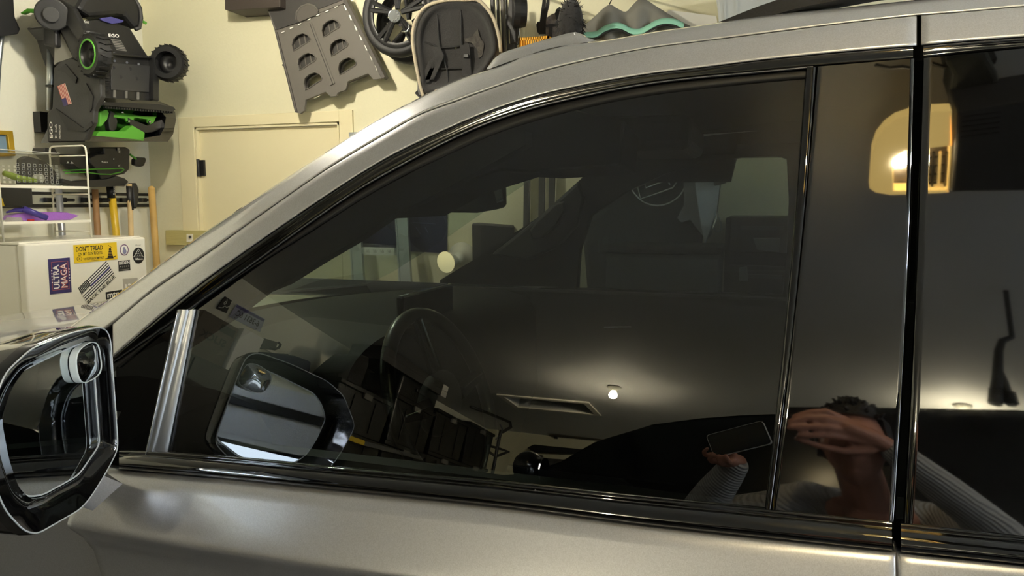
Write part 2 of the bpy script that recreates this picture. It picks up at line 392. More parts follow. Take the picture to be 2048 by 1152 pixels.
# roof skin and far side, mirrored from the near rail
it = [i for i, p in enumerate(top) if p.x > -.60]
roof = []
for i in it:
    p = top[i]+V((0, .04, .004)); q = mir(p); roof.append([p.lerp(q, t)+V((0, 0, .045*4*t*(1-t))) for t in [j/14 for j in range(15)]])
xe = roof[-1]
for x in (1.2, 1.9, 2.3): roof.append([V((x, p.y, p.z-(.0 if x < 2 else .05))) for p in xe])
grid('roof_panel', roof, m_paint, car, solid=.004)
grid('headliner', [[p+V((0, 0, -.055)) for p in r] for r in roof], m_head, car)
# front door skin (paint), trims, glass
fd = cantrail(228, 1831, 'door_frame', car)
rd = cantrail(1845, 2330, 'rear_door_frame', car, True, False, 30)
nT = 90
def trim(name, la, lb, offs, m_, parent, n=nT, ext=None):
    a = px(la, n); b = px(lb, n); return grid(name, rows([(mix(a, b, t), o) for t, o in offs], n), m_, parent)
trim('window_trim', cut(L3, 229, 1826), cut(LM, 227, 1626)+[(1826, 119)], [(-.02, .03), (0, .006), (.08, .000), (.3, -.001), (.62, .004), (.85, .0), (.97, .003), (1.0, .02)], m_gloss, fd)
trim('trim_bead', [(x, y-4) for x, y in LM], [(x, y+5) for x, y in LM], [(0, .012), (.25, .003), (.5, .001), (.75, .003), (1, .012)], m_satin, fd)
trim('window_seal', [(x, y+4) for x, y in LM], [(x, y+1) for x, y in L4], [(0, .014), (.15, .006), (.5, .005), (.9, .007), (1.0, .010), (1.01, .02)], m_rub, fd)
trim('rear_window_trim', cut(L3, 1847, 2330), cut(L5, 1847, 2330), [(-.02, .03), (0, .006), (.1, .0), (.4, -.001), (.7, .004), (.9, .0), (1, .006), (1.02, .02)], m_gloss, rd, 30)
# the front door glass: a bent tinted pane
n = 120
gb = px([(326, 912), (642, 941), (1000, 973), (1252, 1000), (1537, 1026)], n); gt = px([(384, 608)]+[(x, y-4) for x, y in L4[2:]]+[(1616, 152)], n)
GO = .009
glass = grid('window_glass', [[onG(x, y, GO) for x, y in mix(gb, gt, t/40)] for t in range(41)], MATS['door_glass'], fd)
# quarter glass ahead of the division bar and the bar itself
q = 30
grid('quarter_glass', rows([(mix(px([(236, 905), (292, 908)], q), px([(232, 735), (356, 634)], q), t/8), .010) for t in range(9)], q), MATS['dark_glass'], fd)
bar = []
for t in [i/24 for i in range(25)]:
    y = 909-t*290; xl = 291+t*63; xm = 306+t*71; xr = 335+t*57
    bar.append([onG(xl-3, y, .02), onG(xl, y, .003), onG(xl+3, y, -.001), onG(xm-2, y, -.002), onG(xm, y, .003), onG(xm+2, y, .004), onG(xr-2, y, .004), onG(xr, y, .008), onG(xr+2, y, .02)])
grid('division_bar', bar, mat('bar_daylight_sheen', (176, 180, 186), .36, metal=.8), fd)  # pale colour stands in for daylight reflected by a gloss black bar
trim('bar_trim', [(289, 909), (352, 628)], [(293, 909), (357, 624)], [(0, .01), (.4, -.004), (.6, -.004), (1, .004)], m_chrome, fd, 12)
# black strip at the trailing edge of the glass, and the gloss pillar cover
strip = []
for t in [i/40 for i in range(41)]:
    y = 1019-t*(1019-134); xl = 1530+t*(1612-1530)+7*sin(pi*t); xr = 1543+t*(1634-1543)+8*sin(pi*t)
    strip.append([onG(xl-2, y, .014), onG(xl, y, .004), onG(xl+3, y, .000), onG((xl+xr)/2, y, .000), onG(xr-4, y, -.001), onG(xr-1, y, .003), onG(xr, y, .02)])
grid('glass_run_strip', strip, m_gloss, fd)
def GW(X, Z): return G(X, Z)+.0012*sin(9*Z+4)*cos(7*X)
def pillar(xlb, xlt, xrb, xrt, yb0, yb1, yt0, yt1, name, parent, bow, roll='r', n=30, m_=None):
    R = []
    for t in [i/50 for i in range(51)]:
        xl = xlb+(xlt-xlb)*t+bow*sin(pi*t); xr = xrb+(xrt-xrb)*t+bow*sin(pi*t); row = []
        ys = lambda u: (yb0*(1-u)+yb1*u)*(1-t)+(yt0*(1-u)+yt1*u)*t
        if 'l' in roll: row += [onG(xl-4.5, ys(0), .03), onG(xl-4, ys(0), .006), onG(xl-2, ys(0), .002)]
        for j in range(n+1):
            u = j/n; row.append(onG(xl+(xr-xl)*u, ys(u), 0, GW))
        if 'r' in roll: row += [onG(xr+2.5, ys(1), .0015), onG(xr+5, ys(1), .006), onG(xr+6, ys(1), .03)]
        R.append(row)
    return grid(name, R, m_ or m_gloss, parent)
m_appl = mat('pillar_gloss', (7, 7, 8), .03, coat=1.0)
m_appl.node_tree.nodes['Principled BSDF'].inputs['IOR'].default_value = 1.8
pillar(1545, 1637, 1785, 1826, 1021, 1044, 133, 117, 'pillar_cover', fd, 6, 'lr', m_=m_appl)
rg = pillar(1810, 1849, 2330, 2330, 1046, 1104, 116, 70, 'rear_door_glass', rd, 4, 'l', 30, m_=m_appl)
def GS(X, Z): return G(X, Z)
# belt mouldings
def moulding(x0, x1, name, parent, n):
    a = px(cut(MT, x0, x1), n); b = px(cut(MB_, x0, x1), n)
    return grid(name, rows([(mix(a, b, t), o) for t, o in ((-.04, .02), (0, .006), (.04, -.002), (.12, -.004), (.2, -.001), (.26, -.003), (.34, -.008), (.75, -.016), (.92, -.014), (.98, -.008), (1.0, .0), (1.03, .03))], n), m_gloss, parent)
moulding(238, 1784, 'belt_moulding', fd, 80); moulding(1802, 2330, 'rear_belt_moulding', rd, 24)
m_dark = m_rub
# door skins: shoulder, crease, lower door, in world terms below the moulding
ZB = 1.235
def ZC(X): return 1.0995+.048*X if X < .3 else 1.114
def body(X, Z):
    y0 = .885+.06*X*X-.018
    zc = ZC(X); top = 1.20
    y1 = y0-.62*(top-Z); yc = y0-.62*(top-zc); d = zc-Z; y2 = yc+.95*d if d < .045 else (yc+.043+(d-.045)*.25 if d < .3 else yc+.107+(d-.3)*.03)
    return (y1+y2+sqrt((y1-y2)**2+.007**2))/2
def skin(x0, x1, name, parent, rl, rr, n=120):
    a = px(cut(MB_, x0, x1), n); R = []
    for l, off in ((shift(a, 0, -8), .035), (shift(a, 0, -2), .004), (shift(a, 0, 2), -.010), (shift(a, 0, 9), -.014)): R.append([onG(x, y, off) for x, y in l])
    start = [onG(x, y+22, 0, body) for x, y in a]
    R.append(start)
    for k in range(1, 7): R.append([V((p.x, body(p.x, p.z+(ZC(p.x)+.016-p.z)*k/6), p.z+(ZC(p.x)+.016-p.z)*k/6)) for p in start])
    for dz in (-.012, -.008, -.004, .0, .004, .008, .012, .018, .03, .06, .1, .2, .3, .45, .6, .75):
        R.append([V((p.x, body(p.x, ZC(p.x)-dz), ZC(p.x)-dz)) for p in start])
    for i, r in enumerate(R):
        if rr: p = r[-1]; r += [p+V((.0015, .001, 0)), p+V((.003, .004, 0)), p+V((.0035, .03, 0))]
        if rl: p = r[0]; R[i] = [p+V((-.0035, .03, 0)), p+V((-.003, .004, 0)), p+V((-.0015, .001, 0))]+r
    return grid(name, R, m_paint, parent)
fs = skin(170, 1787, 'front_door_skin', car, True, True)
rs = skin(1803, 2330, 'rear_door_skin', car, True, False, 24)
# fender ahead of the door, rear body, hood, windshield, far side
xf = ORG['car'].x
fx = onG(168, 960, 0, body).x-.006
fen = []
for X in [fx-.0, fx-.05, fx-.2, fx-.5, fx-.8, fx-1.1, fx-1.35, fx-1.5]:
    fen.append([V((X, max(.86, body(-.9, z)+.02)+(.12 if X < fx-1.2 else 0)*(fx-1.2-X)*3+.10*(z-1.12)*3*(z > 1.12), z)) for z in (.35, .6, .85, 1.0, 1.08, 1.10, 1.13, 1.17, 1.20)])
grid('front_fender', fen, m_paint, car)
hoodr = []
for k, X in enumerate([-1.20, -1.45, -1.8, -2.2, -2.5, -2.66, -2.70]):
    z = [1.235, 1.235, 1.22, 1.19, 1.15, 1.10, 1.02][k]
    hoodr.append([V((X-.20*(1-(2*t-1)**2)*(k < 2)-.0*t, .99+(2*CY-1.98)*t, z-.06*abs(2*t-1)**3+.012*(abs(2*t-1) < .62))) for t in [j/16 for j in range(17)]])
grid('hood', hoodr, m_paint, car)
M().box((-2.69, 1.05, .35), (-2.60, 2.55, 1.03)).obj('front_grille', m_blk, car, bevel=.03)
M().box((fx-1.5, .95, .25), (fx-.02, 2.65, .9)).obj('engine_bay', m_blk2, car)
rb = []
re_ = onG(2330, 1100, 0)
for X in (re_.x+.003, 1.0, 1.5, 2.0, 2.25):
    rb.append([V((X, G(min(X, .9), z)+(.0 if z > 1.2 else body(min(X, .9), z)-G(min(X, .9), z))+(.15 if X > 2.1 else 0), z)) for z in (.35, .6, .9, 1.05, 1.10, 1.14, 1.18, 1.26)])
grid('rear_quarter_panel', rb, m_paint, car)
def back_row(y, off):
    p = onG(2328, y, off); return [p]+[V((X, p.y+.06*(min(X, .9)**2-p.x**2)+(.06 if X > 2.1 else 0), p.z)) for X in (1.0, 1.5, 2.0, 2.28)]
g0, g1 = back_row(1100, 0), back_row(72, 0)
grid('rear_side_glass', [[p.lerp(q_, t/8)+V((0, -.012*4*(t/8)*(1-t/8), 0)) for p, q_ in zip(g0, g1)] for t in range(9)], m_gloss, car)
grid('rear_window_trim_strip', [back_row(72, .004), back_row(66, -.002), back_row(56, .004)], m_gloss, car)
grid('rear_cantrail', [back_row(54, .0), back_row(30, .004), back_row(-8, .017), back_row(-20, .026), back_row(-46, .085), [p+V((0, .05, .004)) for p in back_row(-46, .085)]], m_paint, car)
M().prism([(2.26, 1.0, .4), (2.26, 2.6, .4), (2.26, 2.45, 1.8), (2.26, 1.15, 1.8)], (.06, 0, 0)).obj('tailgate', m_paint, car, bevel=.02)
# wheels (behind the frame edge but part of the car)
for X in (-1.9, 1.55):
    for sgn in (0, 1):
        y = .95 if not sgn else 2*CY-.95; d = 1 if not sgn else -1
        wob = M().lathe([(.20, 0), (.30, -.01), (.37, .02), (.38, .08), (.38, .17), (.36, .22), (.22, .23), (.2, .1)], (X, y, .38), (0, d, 0), 36, cap=False).obj('wheel', m_rub, car, smooth=True)
        rm = M()
        for k in range(7):
            a_ = 2*pi*k/7; c_ = V((X, y+.03*d, .38)); u = V((cos(a_), 0, sin(a_))); w_ = V((-sin(a_), 0, cos(a_)))
            rm.prism([c_+u*.05-w_*.02, c_+u*.24-w_*.03, c_+u*.24+w_*.03, c_+u*.05+w_*.02], (0, .02*d, 0))
        rm.cyl((X, y+.02*d, .38), (X, y+.06*d, .38), .06); rm.obj('rim', m_satin, wob)
M().box((-2.55, 1.05, .22), (2.2, 2.55, .34)).obj('underbody', m_blk2, car)
# windshield: from cowl to header, bowed forward
near = [p+V((.0, .05, .0)) for p in top if -1.42 < p.x < -.585]
ws = []
for p in near:
    q_ = mir(p); ws.append([p.lerp(q_, t)+V((-.19*4*t*(1-t)*(1.0-.45*(p.z-1.3)/.4), 0, -.0)) for t in [j/20 for j in range(21)]])
grid('windshield', ws, MATS['windshield_glass'], car)
hd = ws[-1]
grid('windshield_header', [hd, [p+V((.04, 0, .004)) for p in hd], [p+V((.10, 0, .012)) for p in hd]], m_blk2, car)
grid('roof_front_edge', [[p+V((-.008, 0, .012)) for p in hd], [p+V((.03, 0, .03)) for p in hd], roof[0]], m_paint, car)
cl = ws[0]
grid('cowl', [[p+V((-.03, 0, -.03)) for p in cl], [p+V((.0, 0, -.006)) for p in cl], [p+V((.03, 0, -.05)) for p in cl], [p+V((.03, 0, -.3)) for p in cl]], m_blk, car)
# far side of the car: dark pillar panel with the passenger window opening
FY = 2*CY-.93
hole = [PY(x, y, FY) for x, y in ((1152, 588), (1158, 500), (1180, 432), (1250, 384), (1330, 348), (1400, 326), (1480, 315), (1560, 311), (1574, 318), (1578, 400), (1574, 500), (1566, 590), (1400, 588))]
outer = [PY(x, y, FY) for x, y in ((880, 1100), (880, 560), (960, 512), (1080, 432), (1168, 352), (1190, 325))]+[V((.0, FY, 1.76)), V((2.2, FY, 1.76)), V((2.2, FY, .5)), V((-.9, FY, .5))]
hole2 = [V((.22, FY, 1.24)), V((.22, FY, 1.66)), V((.9, FY, 1.66)), V((.95, FY, 1.24))]
farp = M().prism(outer, (0, .05, 0), [hole, hole2]).obj('far_side_panel', m_int, car)
prism('far_window_glass', hole, (0, .003, 0), MATS['far_glass'], farp)
prism('far_rear_glass', hole2, (0, .003, 0), MATS['dark_glass'], farp)
far_out = [mir(p) for p in (onG(x, y, .0) for x, y in px(cut(L2, 1240, 2330), 40))]
grid('far_roof_side', [[p+V((0, .0, 0)) for p in far_out], [mir(p) for p in (onG(x, y, .05) for x, y in px(cut(L1, 1240, 2330), 40))]], m_paint, car)
he = [r[-1]+V((0, 0, -.055)) for r in roof]
grid('far_header_trim', [[V((p.x, FY+.03, 1.70 if p.x > -.1 else 1.62)) for p in he], [V((p.x, FY-.02, 1.775)) for p in he], [p+V((0, -.03, .0)) for p in he], [p+V((0, -.06, .03)) for p in he]], m_head, car)
grid('far_door_skin', [[V((X, 2*CY-body(max(-.9, min(X, .9)), z), z)) for z in (.35, .8, 1.1, 1.2, 1.24)] for X in (-2.55, -1.5, -.9, 0, .9, 2.2)], m_paint, car)
# far pillar grab handle and trim panel, header hump, chrome piece, door chrome
gh = M(); hp_ = [PY(x, y, FY-.03) for x, y in ((1062, 462), (1080, 438), (1112, 408), (1132, 402), (1136, 420), (1118, 452), (1090, 476), (1068, 480))]
gh.prism(hp_, (0, -.03, 0)); gh.obj('grab_handle', mat('handle_plastic', (20, 20, 20), .5), car, bevel=.008)
prism('pillar_cover_inner', [PY(x, y, FY-.005) for x, y in ((985, 508), (1080, 434), (1160, 362), (1172, 392), (1160, 450), (1120, 494), (1060, 520))], (0, -.02, 0), mat('pillar_plastic', (36, 38, 36), .7), car, bevel=.012)
con = M().box((-.62, 1.62, 1.66), (-.15, 1.98, 1.735)); con.obj('overhead_console', m_int, car, bevel=.02)
M().ball(PY(1186, 316, 1.86), .010, 12, (1.8, 1, .35)).obj('chrome_piece', m_chrome, car, smooth=True)  # small flattened chrome piece by the headliner
M().tube([PY(x, y, FY-.04) for x, y in ((1160, 632), (1170, 626), (1300, 624), (1560, 626))], .003).obj('door_chrome_strip', m_satin, car, smooth=True)
M().tube([PY(x, y, FY-.06) for x, y in ((1208, 655), (1262, 654))], .003).obj('door_pull_edge', m_satin, car, smooth=True)
M().box((-1.0, FY-.05, .55), (2.0, FY-.012, 1.235)).obj('far_door_card', m_int, car, bevel=.01)
M().box((-.9, .955, .45), (2.1, .985, 1.165)).obj('near_door_card', m_int, car)
# dashboard
dsh = []
for j in range(17):
    t = j/16; y = 1.03+(2*CY-2.06)*t; fx_ = -1.17-.19*4*t*(1-t); z0 = 1.232+.02*(1-(2*t-1)**2)
    dsh.append([V((fx_, y, z0-.03)), V((fx_+.03, y, z0)), V((-1.05, y, z0+.012)), V((-.88, y, z0+.0)), V((-.80, y, z0-.02)), V((-.77, y, z0-.07)), V((-.76, y, .9)), V((-.9, y, .5))])
grid('dashboard', dsh, mat('dash_vinyl', (14, 15, 15), .8, bump=.1, scale=300), car)
hump = [[V((-1.02+.28*u, 1.42+.27*cos(a_)*(1-.25*u), 1.20+.085*sin(a_)*(1-.1*u))) for a_ in [pi*k/14 for k in range(15)]] for u in (0, .15, .5, .9, 1)]
grid('instrument_cowl', hump, m_int, car)
M().box((-.86, 1.66, 1.20), (-.84, 1.98, 1.32)).obj('centre_screen', m_gloss, car, bevel=.006)
# near front pillar trim and sun visors (dark, upper-left of the glass)
prism('pillar_trim', [PY(x, y, 1.06) for x, y in ((330, 720), (345, 655), (420, 588), (520, 514), (650, 434), (740, 382), (860, 320), (1000, 268), (1050, 262), (1050, 290), (900, 372), (845, 402), (790, 425), (712, 480), (640, 522), (560, 572), (520, 588), (452, 640))], (0, .035, 0), m_int, car)
prism('sun_visor', [PY(x, y, 1.25) for x, y in ((770, 440), (870, 384), (1000, 342), (1060, 345), (1240, 332), (1250, 240), (1000, 190), (760, 320))], (-.03, .34, .0), m_head, car, bevel=.01)
prism('sun_visor', [PY(x, y, 1.98) for x, y in ((1000, 336), (1045, 345), (1160, 338), (1200, 310), (1190, 250), (960, 255))], (-.03, .3, .01), m_head, car, bevel=.01)
# rear-view mirror
rv = prism('rear_view_mirror', [PY(x, y, 1.80) for x, y in ((866, 366), (872, 354), (960, 362), (1005, 366), (1015, 374), (1016, 408), (1010, 417), (960, 426), (900, 425), (868, 416))], (-.035, .02, 0), mat('mirror_shell', (22, 22, 22), .5), car, bevel=.006)
prism('mirror_face', [PY(x, y, 1.797) for x, y in ((986, 374), (1004, 378), (1007, 402), (994, 406))], (-.001, .001, 0), m_mirror, rv)
M().cyl(PY(935, 362, 1.84), PY(955, 300, 1.86), .012).obj('mirror_stalk', m_int, rv)
# steering wheel
wc = V((-.60, 1.36, 1.15)); wn = V((.93, -.05, .36)).normalized(); wu = V((0, 1, 0)).cross(wn).normalized(); wv = wn.cross(wu)
sw = M().tube([wc+(wu*cos(a_)+wv*sin(a_))*.185 for a_ in [2*pi*k/48 for k in range(48)]], .015, 10, True).obj('steering_wheel', mat('wheel_leather', (7, 7, 7), .3, coat=.3), car, smooth=True)
M().ball(wc-wn*.01, .075, 18, (.5, 1, .9)).obj('wheel_hub', m_int, sw, smooth=True)
for a_ in (radians(95), radians(-95), radians(180)):
    d_ = wu*cos(a_)+wv*sin(a_); M().prism([wc+d_*.06+wn.cross(d_)*.02, wc+d_*.178+wn.cross(d_)*.012, wc+d_*.178-wn.cross(d_)*.012, wc+d_*.06-wn.cross(d_)*.02], wn*.012).obj('wheel_spoke', m_gloss, sw, bevel=.003)
    M().tube([wc+d_*.07+wn*.016, wc+d_*.172+wn*.016], .002, 6).obj('spoke_trim', m_chrome, sw)
# passenger-side door mirror seen through the cabin
pm = V((-.80, 2*CY-.78, 1.26))
pmr = prism('far_side_mirror', [PY(x, y, 2.86) for x, y in ((1086, 494), (1092, 488), (1140, 488), (1150, 500), (1155, 540), (1146, 560), (1110, 579), (1088, 572))], (-.06, .04, 0), m_gloss, car, bevel=.012)
prism('mirror_glass', [PY(x, y, 2.857) for x, y in ((1090, 494), (1138, 492), (1147, 504), (1151, 538), (1143, 556), (1108, 574), (1090, 569))], (-.001, .001, 0), m_mirror, pmr)
# seats
for y0 in (1.10, 1.98):
    s_ = M().box((.05, y0, .45), (.62, y0+.52, .66)).obj('seat', m_int, car, bevel=.05, seg=3)
    M().box((.50, y0+.03, .60), (.66, y0+.49, 1.30), Matrix.Rotation(radians(14), 3, 'Y')).obj('backrest', m_int, s_, bevel=.05, seg=3)
    M().box((.60, y0+.13, 1.33), (.70, y0+.39, 1.52)).obj('headrest', m_int, s_, bevel=.04, seg=3)
M().box((1.1, 1.05, .45), (1.7, 2.55, .7)).box((1.6, 1.05, .6), (1.78, 2.55, 1.35)).obj('rear_bench', m_int, car, bevel=.04, seg=3)
# raised roof rail: painted foot then black bar
A_ = [onG(x, y, .085) for x, y in px([(975, 139), (1030, 119), (1098, 97), (1175, 84), (1204, 80)], 24)]
B_ = [onG(x, y, .105) for x, y in px([(975, 135), (989, 117), (1004, 106), (1040, 94), (1098, 77), (1149, 64), (1162, 68), (1172, 82)], 24)]
rf = grid('roof_rail_fairing', [A_, [p.lerp(q_, .5)+V((0, -.003, 0)) for p, q_ in zip(A_, B_)], B_, [p+V((.002, .03, .002)) for p in B_], [p+V((.0, .06, -.03)) for p in B_]], m_paint, car)
M().tube([onG(x, y, .10) for x, y in ((1150, 66), (1155, 77), (1172, 82))], .0022, 8).obj('fairing_lip', m_paint, rf, smooth=True)
ra = [onG(x, y, .10) for x, y in px([(1432, 46), (1470, 31), (1510, 15), (1560, -2), (1640, -22), (1800, -45), (2330, -90)], 30)]
rb_ = [onG(x, y, .10) for x, y in px([(1436, 46), (1500, 37), (1542, 31), (1600, 15), (1680, 0), (1800, -20), (2330, -66)], 30)]
v1 = [ra, rb_, [p+V((0, .05, 0)) for p in rb_], [p+V((0, .05, 0)) for p in ra], ra]
grid('roof_rail', v1, m_blk, car, smooth=False)
rp_ = [p for p in rb_ if p.x > .2][0]; M().box((rp_.x, rp_.y+.005, rp_.z-.06), (rp_.x+.09, rp_.y+.045, rp_.z+.004)).obj('rail_foot', m_blk, car, bevel=.01)

# ------------------------------------------------------------------ driver's door mirror
MO = V((-.89, .833, 1.30)); MTg = V((.09, -.257, 0)).normalized(); MN = V((.257, .09, 0)).normalized()
def mp(s, z, d=0): return V((MO.x, MO.y, 0))+MTg*s+MN*d+V((0, 0, z))
hs = [(.004, 1.19), (.006, 1.355), (.012, 1.368), (.030, 1.377), (.10, 1.381), (.185, 1.377), (.232, 1.359), (.255, 1.330), (.2765, 1.303), (.2775, 1.297), (.265, 1.245), (.250, 1.203), (.222, 1.165), (.20, 1.150), (.11, 1.142), (.083, 1.148), (.04, 1.168)]
gs = [(.014, 1.200), (.016, 1.335), (.024, 1.350), (.040, 1.355), (.10, 1.352), (.175, 1.345), (.200, 1.328), (.219, 1.300), (.212, 1.25), (.200, 1.213), (.180, 1.190), (.150, 1.180), (.078, 1.176), (.066, 1.178)]
def loopz(pts, d, sc=1.0, cs=(.14, 1.262)): return [mp(cs[0]+(s-cs[0])*sc, cs[1]+(z-cs[1])*sc, d) for s, z in pts]
n = 120
def rs_(pts, n=n, it=3):
    P = [V((a, b, 0)) for a, b in pts]; P.append(P[0]); L = [0]
    for a, b in zip(P, P[1:]): L.append(L[-1]+(b-a).length)
    out = []
    for i in range(n):
        s_ = L[-1]*i/n; j = max(k for k in range(len(P)-1) if L[k] <= s_+1e-9); t = (s_-L[j])/(L[j+1]-L[j]); q_ = P[j].lerp(P[j+1], t); out.append((q_.x, q_.y))
    # corner rounding
    for _ in range(it): out = [((out[i-1][0]+2*out[i][0]+out[(i+1) % n][0])/4, (out[i-1][1]+2*out[i][1]+out[(i+1) % n][1])/4) for i in range(n)]
    return out
hs = [(s if s < .14 else .14+(s-.14)*1.06, z) for s, z in hs]; gs = [(s if s < .11 else .11+(s-.11)*1.04, z) for s, z in gs]
H_ = rs_(hs); G_ = rs_(gs)
def best(A, B):                                 # rotate B so its samples face A's
    k = min(range(n), key=lambda k: sum((A[i][0]-B[(i+k) % n][0])**2+(A[i][1]-B[(i+k) % n][1])**2 for i in range(0, n, 4)))
    return [B[(i+k) % n] for i in range(n)]
G_ = best(H_, G_)
rim = [loopz(H_, -.012, 1.02), loopz(H_, -.002, 1.012), loopz(H_, .0015, 1.0), loopz(H_, .001, .985)]
rim += [[p.lerp(q_, .5) for p, q_ in zip(loopz(H_, -.006, .97), loopz(G_, -.010, 1.04))], loopz(G_, -.014, 1.05), loopz(G_, -.021, 1.03)]
back = [loopz(H_, -.012, 1.02), loopz(H_, -.05, 1.0), loopz(H_, -.09, .9), loopz(H_, -.12, .7), loopz(H_, -.135, .4), loopz(H_, -.138, .05)]
def ring(name, loops, m_, parent, **k):
    L = [l+[l[0]] for l in loops]; return grid(name, L, m_, parent, weld=True, **k)
sm = ring('side_mirror', back, m_gloss, car)
ring('mirror_bezel', rim, m_gloss, sm)
M().tube(loopz(H_, .0010, .995), .0011, 6, True).obj('bezel_glint', mat('daylight_glint', (206, 212, 216), .3, metal=.2, coat=.5), sm, smooth=True)  # pale strip paints the daylight glint along the housing edge
prism('mirror_glass', loopz(G_, -.021, 1.02), MN*-.002, m_mirror, sm)
ring('bevel_glint', [loopz(G_, -.0205, 1.018), loopz(G_, -.0195, 1.006), loopz(G_, -.0207, .992)], MATS['daylight_glint'], sm)  # bevel in the same pale colour, its daylight glint painted in
# stick-on convex blind-spot mirror
def bs(s, z, d): return mp(s, z, d)
bq = rs_([(.012, 1.318), (.018, 1.352), (.036, 1.357), (.066, 1.352), (.076, 1.345), (.078, 1.33), (.072, 1.308), (.060, 1.301), (.028, 1.303), (.014, 1.308)], it=40)
bl = lambda sc, d: loopz(bq, d, sc, (.045, 1.330))
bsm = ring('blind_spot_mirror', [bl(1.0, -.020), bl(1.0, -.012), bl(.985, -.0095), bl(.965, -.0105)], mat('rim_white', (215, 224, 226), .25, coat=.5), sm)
ring('convex_glass', [bl(.965, -.0105), bl(.9, -.0096), bl(.8, -.0085), bl(.7, -.0075), bl(.6, -.0067), bl(.5, -.006), bl(.4, -.0053), bl(.3, -.0048), bl(.2, -.0044), bl(.1, -.0041), bl(.02, -.004)], m_mirror, bsm)
# heated-mirror mark
text('warning_mark', 'A/B', [mp(.275-.11, 1.303, -.0195), mp(.275-.135, 1.303, -.0195), mp(.275-.11, 1.312, -.0195), mp(.275-.135, 1.312, -.0195)][::1], m_print, sm) if False else None
# body-colour arm under the mirror
arm = [[mp(.02, 1.16, -.03), mp(.10, 1.152, -.03), mp(.10, 1.15, -.09), mp(.02, 1.16, -.09)]]
e0 = onG(180, 1040, 0, body); 
grid('mirror_arm', [[mp(.03, 1.165, -.02), mp(.09, 1.15, -.02), mp(.12, 1.15, -.07), mp(.10, 1.16, -.12), mp(.03, 1.17, -.12), mp(.03, 1.165, -.02)],
                    [p+V((.0, .0, 0)) for p in (V((-.90, .845, 1.13)), V((-.90, .79, 1.11)), V((-.95, .80, 1.11)), V((-1.02, .83, 1.13)), V((-1.02, .88, 1.15)), V((-.90, .845, 1.13)))]], m_paint, sm)

# ================================================================== things on and before the far and front walls
def cx(x, y, s=3.84, ox=0, oy=0): return (ox+x/s, oy+y/s)
def PYs(pts, Y): return [PY(x, y, Y) for x, y in pts]
def PXs(pts, X): return [PX(x, y, X) for x, y in pts]
# ---------------------------------------------------------------- white freezer with stickers
FX = -2.86
ftl, ftr = PX(48, 488, FX), PX(291, 469.5, FX)
zt = (ftl.z+ftr.z)/2; y0, y1 = ftl.y, ftr.y
zs = (PX(53, 629, FX).z+PX(198, 611, FX).z)/2          # lower edge of the upper door
fz = thing('freezer', (FX-.3, (y0+y1)/2, 0), 'white upright freezer covered in stickers beside the front wall', 'freezer')
m_fz = mat('freezer_enamel', (236, 233, 220), .28, coat=.4, bump=.02, scale=300)
M().box((XF+.17, y0+.004, .02), (FX-.05, y1-.004, zt-.012)).obj('cabinet', m_fz, fz, bevel=.008)
M().box((XF+.17, y0, zt-.012), (FX-.03, y1, zt)).obj('top_cover', m_fz, fz, bevel=.004)
M().box((FX-.045, y0, zs+.004), (FX, y1, zt-.006)).obj('door', m_fz, fz, bevel=.010, seg=4)
M().prism([(FX, y0, zs-.055), (FX-.03, y0, zs-.002), (FX-.045, y0, zs-.002), (FX-.045, y0, .06), (FX, y0, .06)], (0, y1-y0, 0)).obj('lower_door', m_fz, fz, bevel=.006, seg=3)
M().box((FX-.055, y0+.01, .06), (FX-.043, y1-.01, zt-.02)).obj('gasket', mat('gasket_grey', (170, 168, 160), .6), fz)
def st(a, b, c, d, d_=.0012): return [PX(*p, FX+d_) for p in (a, b, c, d)]   # bl br tl tr from pixels
S = lambda x, y: (80+x/6.777, 475+y/6.777)
m_yel = mat('sticker_yellow', (232, 196, 40), .45); m_pur = mat('sticker_navy', (52, 46, 96), .45); m_red = mat('sticker_red', (176, 92, 86), .5)
q_ = st(S(463, 352), S(1050, 295), S(450, 103), S(1036, 62))
s1 = plate('sticker', q_, m_yel, fz); s1['label'] = 'yellow sticker with a coiled snake'
text('print', "DON'T TREAD", sub(q_, .05, .66, .62, .90), m_ink, s1, .02); text('print', 'ON MY GUN RIGHTS', sub(q_, .09, .64, .38, .56), m_ink, s1, .012); text('print', 'VOTE FREEDOM FIRST', sub(q_, .2, .68, .12, .25), m_ink, s1, .01)
plate('print', sub(q_, .37, .55, .06, .075), m_ink, s1, .0006, .001)
P_ = lambda u, t, q=None: sub(q or q_, u, u+1e-6, t, t+1e-6)[0]
ring_ = [P_(.115+.055*cos(a_), .23+.13*sin(a_)) for a_ in [2*pi*k/20 for k in range(20)]]
M().tube([p+V((.0015, 0, 0)) for p in ring_], .0008, 4, True).obj('print', m_ink, s1); text('print', 'X', sub(q_, .095, .135, .16, .3), m_ink, s1, .02)
sn = M()
for k, (w_, t) in enumerate(((.14, .10), (.12, .19), (.10, .28), (.085, .37), (.07, .46), (.055, .55), (.045, .63))):
    sn.prism([p+V((.0012, 0, 0)) for p in (P_(.83-w_/2*1.15, t), P_(.83+w_/2, t-.02), P_(.83+w_/2*.9, t+.055), P_(.83-w_/2, t+.065))], (.0006, 0, 0))
sn.tube([P_(.70, .1)+V((.0015, 0, 0)), P_(.83, .12)+V((.0015, 0, 0)), P_(.95, .2)+V((.0015, 0, 0))], .0022, 4)
sn.tube([P_(.83+.03*sin(k), .66+.04*k)+V((.0015, 0, 0)) for k in range(6)], .0011, 4); sn.obj('print', m_ink, s1)
q_ = st(S(135, 772), S(428, 738), S(107, 295), S(402, 270))
s2 = plate('sticker', q_, m_pur, fz); s2['label'] = 'tall navy sticker reading upward'
rq = [P_(.2, .13), P_(.2, .88), P_(.8, .13), P_(.8, .88)]
